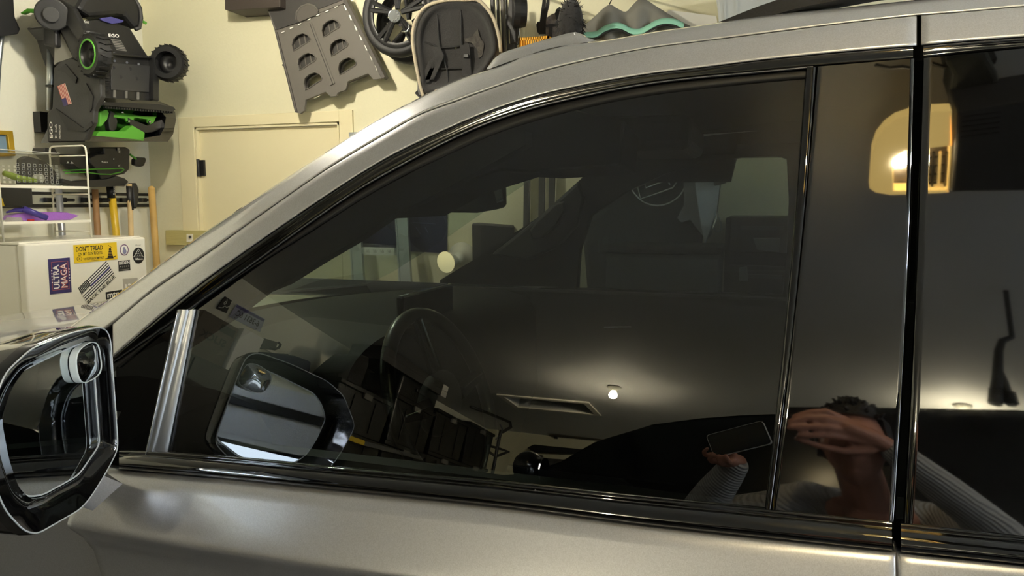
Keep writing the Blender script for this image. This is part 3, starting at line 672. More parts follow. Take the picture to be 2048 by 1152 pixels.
def rot(q): return [q[1], q[3], q[0], q[2]]              # text that reads upward
qq = sub(q_, .18, .46, .14, .82); text('print', 'ULTRA', rot(qq), m_print, s2, .03)
qq = sub(q_, .50, .84, .14, .86); text('print', 'MAGA', rot(qq), m_red, s2, .05); text('print', 'MAGA', rot(sub(q_, .53, .81, .16, .84)), m_print, s2, -.005, lift=.002)
for a_, b_, c_, d_ in ((.12, .9, .10, .115), (.12, .9, .90, .912), (.12, .135, .10, .91), (.885, .9, .10, .91)): plate('print', sub(q_, a_, b_, c_, d_), m_red, s2, .0005, .0009)
dm = M()
for k in range(5):
    for u, t0 in ((.13, .33), (.93, .33)):
        c_ = P_(u, t0+k*.085); dm.ball(c_+V((.001, 0, 0)), .003, 8, (.2, 1, 1))
dm.obj('print', m_print, s2)
# flag sticker
q_ = st(S(615, 862), S(998, 488), S(515, 685), S(893, 312))
s3 = plate('sticker', q_, m_print, fz); s3['label'] = 'striped flag sticker, one stripe blue'
for k in range(7):
    m3 = mat('stripe_blue', (50, 46, 110), .5) if k == 3 else m_ink
    t0 = 1-(k+.0)*.148-.06; h = .062 if k != 3 else .11
    plate('stripe', sub(q_, 0 if k > 3 else .30, 1, t0-h*.5, t0+h*.5), m3, s3, .0004, .0009)
plate('canton', sub(q_, 0, .31, .50, 1), m_ink, s3, .0004, .001)
dm = M()
for i in range(7):
    for j in range(5): dm.ball(P_(.03+i*.04, .55+j*.095)+V((.0015, 0, 0)), .0021, 6, (.2, 1, 1))
dm.obj('stars', m_print, s3)
tx = text('sticker', 'BACK THE BLUE', st(S(655, 900), S(1022, 540), S(632, 868), S(998, 505)), m_ink, fz, .02); tx['label'] = 'black cut lettering below the flag sticker'
def dsc(c_, rx, ry, m3, label=None, par=fz, name='sticker', d_=.001):
    c0 = PX(*c_, FX+d_); u = PX(c_[0]+rx, c_[1], FX+d_)-c0; v_ = PX(c_[0], c_[1]-ry, FX+d_)-c0
    o = disc(name, c0, V((0, u.length, 0)), V((0, 0, v_.length)), m3, par); 
    if label: o['label'] = label
    return o
o1 = dsc(S(1142, 168), 8.6, 11.4, mat('sticker_mauve', (120, 90, 120), .5), 'small round purple-edged sticker')
dsc(S(1142, 168), 6.9, 9.3, m_print, par=o1, name='print', d_=.0022); dsc(S(1146, 190), 3.6, 5.2, mat('sticker_greyblue', (130, 130, 160), .5), par=o1, name='print', d_=.0032); dsc(S(1140, 148), 2.4, 3, MATS['sticker_greyblue'], par=o1, name='print', d_=.0034)
o1 = dsc(S(1335, 243), 11.5, 16.2, m_ink, 'round black sticker with a triangle')
tri = st(S(1270, 262), S(1400, 262), S(1335, 155), S(1335, 155), .0026)
M().tube([tri[0], tri[1], tri[2]], .0013, 4, True).obj('print', m_print, o1)
dm = M()
for k, (a_, b_) in enumerate(((1335, 190), (1315, 215), (1335, 215), (1355, 215), (1300, 240), (1324, 240), (1348, 240), (1370, 240))): dm.ball(PX(*S(a_, b_), FX+.0026), .0024, 6, (.2, 1, 1))
dm.obj('print', m_print, o1)
text('print', 'Alliance', st(S(1285, 304), S(1390, 300), S(1285, 278), S(1390, 276), .0026), m_print, o1, .02)
text('maker_name', 'Haier', st(S(1288, 116), S(1368, 112), S(1288, 92), S(1368, 88)), mat('faint_grey', (150, 148, 140), .5), fz)
q_ = st(S(1066, 460), S(1224, 440), S(1060, 318), S(1216, 304)); o1 = plate('sticker', q_, m_ink, fz); o1['label'] = 'small black rating sticker'
text('print', 'BIDEN', sub(q_, .05, .95, .62, .93), m_print, o1, .02)
text('print', '*', sub(q_, .08, .2, .34, .5), m_print, o1, .03)
for k in range(4): text('print', 'o', sub(q_, .28+k*.17, .38+k*.17, .34, .5), MATS['faint_grey'], o1)
plate('print', sub(q_, .1, .9, .1, .14), MATS['faint_grey'], o1, .0004, .001)
q_ = st(S(1135, 700), S(1330, 660), S(1120, 560), S(1320, 545)); o1 = plate('sticker', q_, mat('sticker_grey', (176, 172, 160), .6), fz); o1['label'] = 'grey worn shield sticker half behind the car pillar'; text('print', '13', sub(q_, .12, .5, .05, .45), m_print, o1, .03)
q_ = st(S(895, 842), S(1120, 800), S(888, 742), S(1110, 705)); o1 = plate('sticker', q_, m_ink, fz); o1['label'] = 'black lettered sticker cut off by the pillar'; text('print', 'mtn', sub(q_, .08, .8, .2, .85), m_print, o1, .03)
q_ = [PX(*S(*p), FX-.012+.002) for p in ((248, 1106), (535, 1062), (182, 990), (478, 955))]
o1 = plate('sticker', q_, mat('sticker_brownnavy', (74, 58, 78), .5), fz); o1['label'] = 'dark sticker wrapped under the upper door lip'
text('print', 'ULTRA', sub([q_[1], q_[3], q_[0], q_[2]][::1], .15, .85, .62, .88), m_print, o1, .02); text('print', 'MAGA', sub([q_[1], q_[3], q_[0], q_[2]], .12, .88, .2, .5), m_red, o1, .03)
# ---------------------------------------------------------------- white wire shelf on the freezer and what is on it
sh = thing('wire_shelf', (-3.05, 2.45, zt), 'white wire two-tier shelf standing on the freezer', 'shelf')
XA, XB = -2.93, -3.15
rfy = PX(181, 440, XA).y; lfy = PX(4, 440, XA).y; zT = PX(172, 291, XA).z; zd1 = PX(178, 375, XA).z; zd2 = PX(181, 441, XA).z
for y in (rfy, lfy):
    M().tube([(XA, y, zt+.004), (XA, y, zT-.03), (XA-.004, y, zT-.008), (XA-.02, y, zT), (XB+.02, y, zT), (XB+.004, y, zT-.008), (XB, y, zT-.03), (XB, y, zt+.004)], .0042, 8).tube([(XA, y, zT-.045), (XB, y, zT-.045)], .003, 6).tube([(XA, y, zd1-.03), (XB, y, zd1-.03)], .003, 6).tube([(XA, y, zt+.03), (XB, y, zt+.03)], .003, 6).obj('side_frame', m_white, sh, smooth=True)
for zd in (zd1, zd2):
    fr_ = M().box((XB, lfy, zd-.004), (XA+.004, rfy, zd+.002)).box((XA, lfy, zd-.008), (XA+.005, rfy, zd+.004)).obj('deck', m_white, sh)
def rx(x, y, X=-2.98): return PX(x, y, X)
# clear bin
b0, b1 = PX(0, 372, -2.94), PX(124, 371, -2.94); zb0 = zd1+.003; zb1 = PX(124, 307, -2.94).z; yb0, yb1 = lfy+.01, PX(124, 340, -2.94).y
m_clr = MATS['clear_plastic']
holes = []
for i in range(8):
    for j in range(5):
        yc = yb1-.02-i*.026; zc = zb0+.018+j*.017
        if yc-.006 > yb0: holes.append([V((0, yc-.006, zc-.005)), V((0, yc+.006, zc-.005)), V((0, yc+.006, zc+.005)), V((0, yc-.006, zc+.005))])
bn = thing('clear_bin', (-3.04, (yb0+yb1)/2, zb0), 'clear slotted plastic bin on the top deck of the wire shelf', 'bin')
for nm, x in (('front_wall', -2.95), ('back_wall', -3.13)):
    M().prism([(x, yb0, zb0), (x, yb1, zb0), (x, yb1, zb1), (x, yb0, zb1)], (.002, 0, 0), [[p+V((x, 0, 0)) for p in h] for h in holes]).obj(nm, m_clr, bn)
M().box((-3.13, yb0, zb0), (-2.95, yb0+.002, zb1)).obj('end_wall', m_clr, bn); M().box((-3.13, yb1-.002, zb0), (-2.95, yb1, zb1)).obj('end_wall', m_clr, bn)
M().box((-3.13, yb0, zb0), (-2.95, yb1, zb0+.002)).obj('base', m_clr, bn)
M().tube([(-2.949, yb0, zb1), (-2.949, yb1, zb1), (-3.131, yb1, zb1), (-3.131, yb0, zb1)], .0022, 6, True).obj('rim', mat('bin_rim', (200, 202, 196), .2, alpha=.8), bn)
ro = M()
for h in holes[:]:
    ro.tube([p+V((-2.9475, 0, 0)) for p in h], .0009, 4, True)
ro.obj('slot_edges', MATS['bin_rim'], bn)
zf = zb0+.005
def zf_(pts, base): return [V((p.x, p.y, max(p.z, base))) for p in pts]
tag(prism('glove', zf_(PXs([(30, 368), (32, 318), (44, 312), (80, 322), (104, 345), (108, 368)], -3.10), zf), (.03, 0, 0), mat('glove_black', (34, 33, 36), .8), bevel=.006), 'dark folded glove inside the clear bin', 'glove')
tag(M().tube([PX(x, y, -3.0) for x, y in ((8, 346), (24, 352), (44, 358), (64, 360), (72, 361))], [.011, .014, .013, .011, .008], 10).obj('tape_strap', mat('lime_strap', (150, 176, 60), .5), smooth=True), 'lime strap lying in the clear bin', 'strap')
tag(M().lathe([(.010, 0), (.018, 0), (.018, .03), (.010, .03)], PX(71, 357, -3.02), (1, .2, .1), 20).obj('tape_roll', mat('clear_tape', (205, 205, 200), .2, alpha=.85), smooth=False), 'clear tape roll at the right end of the bin', 'tape')
tag(M().box((-3.08, lfy+.02, zf), (-3.02, lfy+.075, zf+.066)).obj('cardboard_tub', mat('tan_card', (158, 122, 98), .7), bevel=.006), 'tan tub at the left end of the clear bin', 'tub')
# lower deck
zl = zd2+.003
tag(prism('purple_bag', zf_(PXs([(4, 440), (8, 430), (30, 426), (70, 424), (100, 424), (118, 425), (142, 431), (124, 441), (90, 444), (40, 446)], -3.06), zl), (.05, 0, 0), mat('purple_film', (150, 96, 186), .3, bump=.5, scale=30, coat=.4), bevel=.006), 'shiny purple bag on the lower deck of the wire shelf', 'bag')
bt = tag(M().lathe([(.010, 0), (.0125, 0), (.0135, .10), (.0115, .10)], PX(94, 436, -2.97), PX(50, 419, -3.0)-PX(94, 436, -2.97), 20, cap=False).obj('blue_tube', mat('blue_plastic', (58, 48, 132), .35), smooth=True), 'blue plastic tube lying across the purple bag', 'tube')
M().tube([PX(52, 420, -3.0), PX(30, 420, -3.02), PX(12, 425, -3.04)], [.013, .008, .004], 10).obj('spout', MATS['blue_plastic'], bt, smooth=True)
cm = M()
for k in range(7): cm.lathe([(.030-.001*k, 0), (.033-.001*k, 0), (.033-.001*k, .002), (.030-.001*k, .002)], V((-2.97, PX(28, 440, -2.97).y, zl+.0025*k)), (0, 0, 1), 26)
tag(cm.obj('wire_coil', mat('coil_clear', (196, 190, 190), .2, metal=.4)), 'coil of clear wire at the front of the lower deck', 'wire coil')
tag(M().box((-2.97, PX(54, 440, -2.97).y, zl), (-2.955, PX(64, 440, -2.97).y, zl+.008)).obj('red_clip', mat('red_plastic', (170, 36, 40), .4), bevel=.002), 'small red clip beside the wire coil', 'clip')
# ---------------------------------------------------------------- tool rail on the front wall
W = XF
rl = thing('tool_rail', (W+.01, 3.0, PX(180, 400, W).z), 'black and silver tool rail along the front wall', 'rail')
ya, yb = PX(0, 400, W+.02).y-.3, PX(320, 400, W+.02).y
zr0, zr1 = PX(250, 414, W+.02).z, PX(250, 386, W+.02).z
M().box((W+.001, ya, zr0), (W+.012, yb, zr1)).obj('back_plate', m_blk, rl, bevel=.002)
al = M(); h = zr1-zr0
al.box((W+.012, ya, zr0+.22*h), (W+.020, yb-.035, zr1-.2*h))
for k in range(3): al.box((W+.020, ya, zr0+(.3+.2*k)*h), (W+.022, yb-.035, zr0+(.34+.2*k)*h))
al.obj('aluminium_track', m_alu, rl)
for k, x in enumerate((98, 124, 172, 196, 214, 248, 264, 286)):
    c_ = PX(x, 400, W+.035); hk = M().box((W+.022, c_.y-.022, c_.z-.012), (W+.045, c_.y+.022, c_.z+.012)); hk.cyl((W+.04, c_.y+.02, c_.z), (W+.085, c_.y+.03, c_.z), .008); hk.obj('hook', m_blk, rl, bevel=.003)
def handle(name, pxs, X, r, m3, label, cat, extra=None, grp=None):
    p0 = PX(*pxs[0], X); p1 = PX(*pxs[1], X); d_ = (p1-p0).normalized(); L = (p0.z-.35)/max(.2, -d_.z)
    t = thing(name, p0+d_*L, label, cat, grp)
    M().tube([p0, p0+d_*L*.3, p0+d_*L*.7, p0+d_*L], [r, r, r*.95, r*1.1], 12).obj('handle', m3, t, smooth=True)
    if extra: extra(t, p0, d_)
    return t
HX = W+.075
def broom_end(t, p, d): M().ball(p, .0145, 12, (1, 1, .8)).obj('rounded_end', mat('pale_ash', (206, 170, 110), .5), t, smooth=True)
handle('rake', ((190, 379), (195, 462)), HX, .016, mat('brown_wood', (150, 112, 72), .55, var=.2, bump=.1, scale=16), 'brown wooden tool handle, first on the right of the wire shelf', 'tool')
def sledge(t, p, d):
    a_, b_ = PX(212, 363, HX+.0), PX(248, 366, HX+.0)
    M().cyl(a_, b_, .021, n=8).obj('hammer_head', mat('bare_steel', (170, 170, 168), .35, metal=.8, bump=.2, scale=40), t, bevel=.003)
    M().cyl(PX(221, 373, HX), PX(223, 396, HX), .021).obj('collar', m_blk, t, smooth=True)
    text('print', 'Fiskars', [PX(231, 388, HX+.024), PX(229, 372, HX+.024), PX(226, 389, HX+.024), PX(224.5, 373, HX+.024)], m_print, t)
handle('sledgehammer', ((222, 374), (232, 464)), HX, .019, mat('yellow_fibreglass', (222, 184, 40), .4, coat=.3), 'sledgehammer with a thick yellow handle and steel head', 'hammer', sledge)
AXX = W+.20
def axe(t, p, d):
    prism('axe_head', PXs([(255, 366), (262, 366), (267, 380), (266, 402), (262, 418), (257, 416), (256, 400), (254, 382)], AXX-.02), (.04, 0, 0), m_blk, t, bevel=.006)
    M().tube([PX(258, 372, AXX), PX(262, 420, AXX)], .015, 10).obj('neck_guard', m_blk, t, smooth=True)
handle('splitting_axe', ((259, 368), (262, 462)), AXX, .0135, mat('pale_wood', (205, 178, 130), .55, var=.15, bump=.1, scale=16), 'axe with a black head and pale thin handle', 'axe', axe)
handle('shovel', ((303, 378), (313, 520)), W+.10, .019, mat('honey_wood', (204, 166, 96), .5, var=.2, bump=.1, scale=12), 'long honey-coloured wooden handle at the end of the tool rail', 'tool', lambda t, p, d: M().ball(p, .019, 12).obj('rounded_end', MATS['honey_wood'], t, smooth=True))
handle('steel_pole', ((117, 376), (124, 464)), W+.125, .016, mat('grey_tube', (150, 152, 156), .35, metal=.6), 'grey steel pole seen through the wire shelf', 'pole')
t = thing('black_bin', (W+.1, PX(10, 395, W+.15).y, PX(10, 412, W+.15).z), 'black box with a yellow corner hung at the left end of the tool rail', 'box')
prism('body', PXs([(-40, 372), (34, 376), (36, 412), (-40, 414)], W+.05), (.10, 0, 0), m_blk, t, bevel=.006)
prism('lid', PXs([(-40, 366), (36, 373), (36, 377), (-40, 371)], W+.045), (.11, 0, 0), mat('brown_lid', (120, 98, 70), .6), t)
prism('yellow_corner', PXs([(-6, 392), (3, 396), (8, 412), (-6, 414)], W+.152), (.004, 0, 0), m_yel, t)
# framed picture and the grey cord-handled tool at the left edge
fr = thing('picture_frame', (W+.01, PX(10, 285, W).y, PX(10, 310, W).z), 'gold framed blue picture high on the front wall', 'picture')
q0 = PXs([(-70, 258), (20, 262), (26, 312), (-70, 316)], W+.004); q1 = PXs([(-62, 268), (9, 270), (14, 306), (-62, 308)], W+.004)
prism('frame', q0, (.02, 0, 0), mat('gilt', (196, 160, 50), .35, metal=.5), fr, holes=[q1], bevel=.003); prism('picture', q1, (.006, 0, 0), mat('picture_blue', (112, 138, 156), .5, var=.4, scale=6, bump=.01), fr)
t = thing('garden_tool', (W+.06, PX(0, 60, W+.1).y, PX(0, 130, W+.1).z), 'black cap on a silver pole at the top left edge', 'tool')
prism('grip', PXs([(-24, -30), (4, -30), (8, 36), (19, 60), (15, 70), (-24, 76)], W+.04), (.07, 0, 0), m_blk, t, bevel=.015)
M().tube(PXs([(4, 66), (1, 90), (-4, 140), (-10, 280)], W+.07), .012, 10).obj('pole', m_alu, t, smooth=True)
# ---------------------------------------------------------------- wood board with a bracket on the far wall
bd = thing('timber_board', (PY(372, 474, YD-.02).x, YD-.02, PY(372, 490, YD-.02).z), 'greenish treated timber board on the far wall beside the door', 'board')
prism('plank', PYs([(339, 460), (470, 461), (470, 492), (340, 489)], YD-.001), (0, -.035, 0), mat('treated_pine', (188, 178, 118), .7, var=.18, bump=.15, scale=9, stretch=(1, 1, 9)), bd, bevel=.004)
prism('bracket', PYs([(374, 468), (386, 468), (386, 484), (374, 484)], YD-.036), (0, -.004, 0), m_white, bd); M().cyl(PY(380, 474, YD-.04), PY(380, 474, YD-.046), .008).obj('screw', m_blk, bd)

# ---------------------------------------------------------------- snow blower hung on the front wall
SB = thing('snow_blower', (XF+.02, 3.05, PX(220, 284, -3.09).z), 'black and lime snow blower hung upside on the front wall', 'snow blower')
m_sb = mat('blower_black', (30, 30, 31), .42, bump=.05, scale=120); m_sb2 = mat('blower_side', (50, 50, 50), .5, bump=.05, scale=120)
Q = lambda pts: [(x/3.84, y/3.84) for x, y in pts]
SY = 2.80; SX = -3.09
M().box((XF+.003, 2.86, 1.9), (XF+.05, 3.30, 2.0)).obj('wall_bracket', m_blk, SB)
so = PYs(Q([(362, 1088), (360, 870), (400, 830), (412, 520), (470, 465), (560, 450), (700, 520), (770, 600), (775, 740), (720, 850), (715, 940), (650, 1082)]), SY)
sp_ = prism('auger_housing_side', so, (0, .03, 0), m_sb2, SB, bevel=.006)
prism('side_rib', PYs(Q([(425, 830), (640, 985), (700, 930), (712, 960), (650, 1010), (520, 1000)]), SY-.006), (0, .008, 0), m_sb, sp_)
prism('side_rib', PYs(Q([(440, 540), (500, 490), (590, 600), (580, 640), (500, 560)]), SY-.006), (0, .008, 0), m_sb, sp_)
prism('side_rib', PYs(Q([(660, 640), (715, 740), (705, 830), (690, 860), (680, 760)]), SY-.006), (0, .008, 0), m_sb, sp_)
fq = [PY(*p, SY-.0015) for p in Q([(492, 818), (552, 796), (440, 662), (500, 638)])]
fl = plate('flag_sticker', fq, mat('flag_white', (225, 205, 190), .5), sp_, .0006); fl['label'] = 'small striped flag sticker'
for k in range(6): plate('stripe', sub(fq, .02+k*.17, .10+k*.17, .0, 1), m_red, fl, .0004, .001) if False else None
for k in range(6):
    plate('flag_stripe', sub(fq, .02+k*.165, .11+k*.165, 0 if k > 2 else .35, 1), m_red, sp_, .0004, .0011)
plate('flag_canton', sub(fq, 0, .55, 0, .36), m_pur, sp_, .0004, .0013)
tq = lambda pts: [PY(*p, SY-.0015) for p in Q(pts)]
text('logo', 'EGO', tq([(408, 1062), (404, 935), (384, 1062), (380, 935)]), m_print, sp_, .03)
text('lettering', '21 inch', tq([(440, 1064), (438, 955), (424, 1064), (422, 955)]), m_print, sp_, .01)
text('lettering', 'SNOW BLOWER', tq([(468, 1066), (466, 960), (456, 1066), (454, 960)]), m_print, sp_, .01)
# bottom of the body, facing the room
bo = PXs(Q([(560, 180), (740, 150), (860, 160), (1000, 210), (1140, 430), (1230, 470), (1228, 780), (800, 780), (790, 560), (700, 480), (640, 280)]), SX+.0)
by = prism('body', bo, (-.30, 0, 0), m_sb, SB, bevel=.01)
prism('belly_panel', PXs(Q([(848, 480), (1145, 505), (1140, 710), (845, 690)]), SX+.001), (.006, 0, 0), m_sb2, by, bevel=.003)
for (x, y) in ((875, 412), (975, 428), (1065, 436), (880, 468), (975, 480), (1065, 492)): M().cyl(PX(*Q([(x, y)])[0], SX+.001), PX(*Q([(x, y)])[0], SX+.012), .006).obj('screw', m_satin, by)
for (x, y) in ((875, 720), (966, 726), (1056, 736)): prism('slot', PXs(Q([(x-8, y-28), (x+8, y-28), (x+8, y+28), (x-8, y+28)]), SX+.001), (.005, 0, 0), mat('slot_grey', (110, 108, 104), .6), by)
for (x, y) in ((872, 520), (1000, 530), (928, 592), (1050, 604)): M().cyl(PX(*Q([(x, y)])[0], SX+.004), PX(*Q([(x, y)])[0], SX+.009), .008).obj('hole_plug', m_blk2, by)
for k in range(10):
    y = 530+k*20; prism('vent_slat', PXs(Q([(795, y), (832, y+2), (832, y+12), (795, y+10)]), SX+.001), (.008, 0, 0), m_blk2, by)
prism('brace', PXs(Q([(1140, 430), (1180, 460), (1175, 770), (1145, 770)]), SX), (.03, 0, 0), m_sb, by, bevel=.006)
prism('brace', PXs(Q([(830, 405), (1180, 440), (1180, 458), (830, 424)]), SX), (.025, 0, 0), m_sb, by, bevel=.005)
bq_ = [PX(*p, SX+.002) for p in Q([(834, 284), (914, 290), (830, 258), (910, 262)])]
text('logo', 'EGO', bq_, m_print, by, .03)
for k in range(7): plate('print', [PX(*p, SX+.001) for p in Q([(852+k*7, 306+k*13), (930+k*7, 316+k*13), (851+k*7, 299+k*13), (929+k*7, 309+k*13)])], mat('print_grey', (120, 118, 114), .6), by, .0006)
text('print', 'PEAK POWER', [PX(*p, SX+.002) for p in Q([(606, 168), (684, 184), (608, 150), (686, 166)])], m_print, by)
# housing mouth
mo = PXs(Q([(715, 745), (1230, 780), (1310, 815), (1345, 860), (1352, 920), (1330, 1030), (1290, 1088), (650, 1088), (712, 950)]), SX)
mh = PXs(Q([(770, 815), (1240, 860), (1275, 900), (1262, 980), (1230, 1040), (1050, 1070), (700, 1040), (735, 950), (730, 860)]), SX)
hs_ = prism('auger_housing', mo, (-.28, 0, 0), mat('blower_gloss', (14, 14, 15), .15, coat=1), SB, holes=[mh])
prism('housing_back', mh, (-.006, 0, 0), m_blk2, hs_).location.x -= .26
prism('green_chute_plate', PXs(Q([(650, 1082), (700, 1010), (900, 1010), (960, 965), (1056, 1020), (1050, 1084)]), SX-.05), (.05, 0, 0), m_green, hs_, bevel=.004)
prism('green_back', PXs(Q([(745, 850), (1240, 880), (1230, 1010), (720, 1010)]), SX-.2), (-.01, 0, 0), m_green, hs_)
sb_ = M().prism(PXs(Q([(770, 812), (1300, 858), (1330, 845), (1310, 820), (1200, 800), (780, 785)]), SX), (.02, 0, 0)).obj('scraper_bar', m_sb, hs_, bevel=.003)
tm = M()
for k in range(26):
    x = 790+k*20.5; y = 824+k*1.55; tm.prism(PXs(Q([(x, y-6), (x+9, y-5), (x+9, y+9), (x, y+8)]), SX+.004), (.016, 0, 0))
tm.obj('serration', m_sb, sb_)
# auger: axle along Y with green carriers and black curved paddles
ax0, ax1 = PX(*Q([(740, 880)])[0], SX-.09), PX(*Q([(1262, 950)])[0], SX-.09); az = PX(*Q([(1000, 900)])[0], SX-.09).z
ag = M().cyl((SX-.09, ax0.y, az), (SX-.09, ax1.y, az), .016).obj('auger_axle', m_green, hs_, smooth=True)
prism('paddle_carrier', PXs(Q([(860, 880), (980, 890), (1190, 895), (1180, 915), (1165, 950), (1145, 960), (1125, 945), (1120, 918), (1020, 905), (1010, 940), (990, 950), (960, 935), (950, 912), (860, 902)]), SX-.04), (.012, 0, 0), m_green, ag, bevel=.003)
for pts, m3 in (([(735, 860), (790, 840), (804, 870), (790, 920), (745, 975), (725, 970)], m_green), ([(1250, 900), (1282, 930), (1280, 980), (1240, 1000), (1205, 990), (1240, 950)], m_green), ([(815, 850), (850, 870), (870, 930), (862, 990), (835, 1015), (806, 1000), (798, 930)], m_sb)):
    prism('auger_paddle', PXs(Q(pts), SX-.06), (.03, 0, 0), m3, ag, bevel=.005)
pd = [];
for k in range(13):
    a_ = pi*(1.0+k/12); pd.append((1110+150*cos(a_), 905-115*sin(a_)))
prism('auger_paddle', PXs(Q(pd+[(1200, 925), (1110, 965), (1010, 925)]), SX-.045), (.02, 0, 0), m_sb, ag, bevel=.004)
for x, y in ((988, 930), (1148, 936), (938, 862)): M().ball(PX(*Q([(x, y)])[0], SX-.022), .008, 10).obj('bolt', m_chrome, ag, smooth=True)
for x, y in ((803, 786), (978, 798), (1062, 802), (1144, 808)): M().ball(PX(*Q([(x, y)])[0], SX+.004), .006, 10).obj('screw', m_chrome, hs_, smooth=True)
# wheels
def sb_wheel(c_, ax, R_, w_, rimc, nm='wheel'):
    c_ = V(c_); ax = V(ax).normalized()
    wh = M().lathe([(R_*.62, 0), (R_*.9, 0), (R_, w_*.2), (R_, w_*.8), (R_*.9, w_), (R_*.62, w_), (R_*.62, 0)], c_, ax, 32, cap=False).obj(nm, m_rub, SB, smooth=False)
    tr = M(); u = ax.orthogonal().normalized(); v_ = ax.cross(u)
    for k in range(22):
        a_ = 2*pi*k/22; d_ = u*cos(a_)+v_*sin(a_); s_ = u*-sin(a_)+v_*cos(a_)
        tr.prism([c_+d_*R_*.98+s_*R_*(.03)+ax*w_*.05, c_+d_*R_*.98+s_*R_*.13+ax*w_*.5, c_+d_*R_*.98+s_*R_*.03+ax*w_*.95, c_+d_*R_*.98-s_*R_*.07+ax*w_*.5], d_*R_*.07)
    tr.obj('tread_lug', m_rub, wh)
    M().lathe([(R_*.60, 0), (R_*.64, -.002), (R_*.70, 0), (R_*.64, .01)], c_-ax*.002, ax, 32, cap=False).obj('rim_ring', rimc, wh, smooth=True)
    M().lathe([(.001, .01), (R_*.2, .01), (R_*.22, w_*.4), (R_*.6, w_*.35), (R_*.62, 0)], c_, ax, 32, cap=False).obj('hub', m_sb, wh, smooth=True)
    return wh
wc1 = PY(*Q([(672, 415)])[0], 2.74)
sb_wheel(wc1, (.25, 1, 0), (PY(*Q([(672, 285)])[0], 2.74).z-wc1.z)*1.32, .07, m_green)
wc2 = PX(*Q([(1290, 490)])[0], SX+.06)
sb_wheel(wc2+V((0, .03, 0)), (.35, -1, 0), (PX(*Q([(1290, 355)])[0], SX+.06).z-wc2.z)*1.0, .075, m_sb)
# discharge chute, handle pivot, levers, handle tubes
prism('discharge_chute', PXs(Q([(590, 60), (660, -60), (1020, -60), (1085, 60), (1088, 200), (1050, 230), (960, 120), (900, 110), (700, 130)]), SX-.02), (-.26, 0, 0), m_sb, SB, bevel=.02)
M().tube(PXs(Q([(1040, 0), (1075, 60), (1085, 140), (1070, 215), (1040, 225)]), SX-.02), .010, 8).obj('chute_rim', m_sb2, SB, smooth=True)
prism('blue_impeller', PXs(Q([(760, 140), (840, 130), (940, 160), (925, 175), (850, 185), (770, 160)]), SX+.001), (.012, 0, 0), mat('blue_part', (62, 60, 120), .5), SB, bevel=.003)
hp2 = M().cyl(PY(*Q([(400, 110)])[0], 2.73), PY(*Q([(400, 110)])[0], 2.81), .072, n=28).obj('handle_pivot', m_sb, SB, bevel=.006)
M().cyl(PY(*Q([(392, 112)])[0], 2.715), PY(*Q([(392, 112)])[0], 2.73), .034, n=24).obj('pivot_cap', m_sb2, hp2, bevel=.003)
prism('adjust_lever', PYs(Q([(150, 100), (205, 64), (260, 66), (340, 92), (335, 125), (260, 100), (210, 92), (170, 108)]), 2.74), (0, .02, 0), m_green, SB, bevel=.004)
M().tube(PYs(Q([(290, 95), (320, 160), (370, 175), (380, 150)]), 2.735), .008, 8).obj('lever_spring', m_green, SB, smooth=True)
prism('handle_bracket', PYs(Q([(330, 200), (420, 190), (425, 360), (330, 350)]), 2.77), (0, .05, 0), m_sb, SB, bevel=.01)
prism('handle_arm', PYs(Q([(345, 5), (470, -5), (560, 60), (655, 240), (600, 330), (520, 210), (440, 130)]), 2.775), (0, .03, 0), m_sb, SB, bevel=.008)
prism('side_arm', PYs(Q([(450, 215), (520, 190), (640, 300), (590, 470), (555, 440)]), 2.785), (0, .03, 0), m_sb, SB, bevel=.008)
prism('guard_plate', PYs(Q([(448, 222), (560, 440), (440, 480), (415, 500), (420, 330)]), 2.80), (0, .006, 0), mat('guard_grey', (128, 126, 120), .5), SB)
M().tube(PYs(Q([(388, 350), (384, 850)]), 2.86), .016, 12).obj('handle_tube', m_alu, SB, smooth=True); M().tube(PYs(Q([(355, 660), (408, 660)]), 2.845), .006, 8).obj('cross_clip', m_blk, SB)
M().tube(PXs(Q([(1095, 165), (1120, 178)]), SX-.05), .008, 8).obj('chute_lever', m_green, SB)
# ---------------------------------------------------------------- second lime and black cordless tool
TX = W+.16
bt_ = thing('cordless_trimmer', (TX, 3.0, PX(200, 372, TX).z), 'black cordless garden tool with a lime wire guard hung under the snow blower', 'garden tool')
R2 = lambda pts: [(x/3.84, 240+y/3.84) for x, y in pts]
prism('motor_body', PXs(R2([(790, 208), (970, 208), (1000, 225), (995, 380), (960, 415), (900, 425), (830, 450), (780, 460), (735, 380), (690, 330), (680, 290), (740, 262), (800, 255)]), TX), (-.10, 0, 0), m_sb, bt_, bevel=.012)
prism('rear_grip', PXs(R2([(335, 245), (345, 212), (420, 215), (450, 260), (600, 268), (690, 280), (690, 375), (640, 400), (560, 340), (480, 345), (400, 300)]), TX-.02), (-.08, 0, 0), m_sb, bt_, bevel=.010)
prism('skid_shoe', PXs(R2([(480, 450), (560, 470), (680, 462), (830, 452), (900, 430), (960, 448), (990, 475), (960, 500), (860, 512), (700, 515), (560, 510), (480, 480)]), TX+.01), (-.06, 0, 0), m_sb, bt_, bevel=.010)
prism('handle_loop', PXs(R2([(775, 255), (798, 208), (822, 208), (815, 250)]), TX-.01), (-.05, 0, 0), m_sb, bt_, bevel=.005)
prism('latch', PXs(R2([(895, 212), (912, 212), (912, 236), (895, 236)]), TX+.001), (.006, 0, 0), m_satin, bt_)
M().tube(PXs(R2([(998, 265), (1045, 300)]), TX-.02), .006, 8).obj('strap', m_green, bt_); prism('battery_clip', PXs(R2([(1035, 300), (1060, 285), (1120, 288), (1128, 310), (1110, 352), (1080, 360), (1035, 345)]), TX-.02), (-.03, 0, 0), m_sb, bt_, bevel=.008)
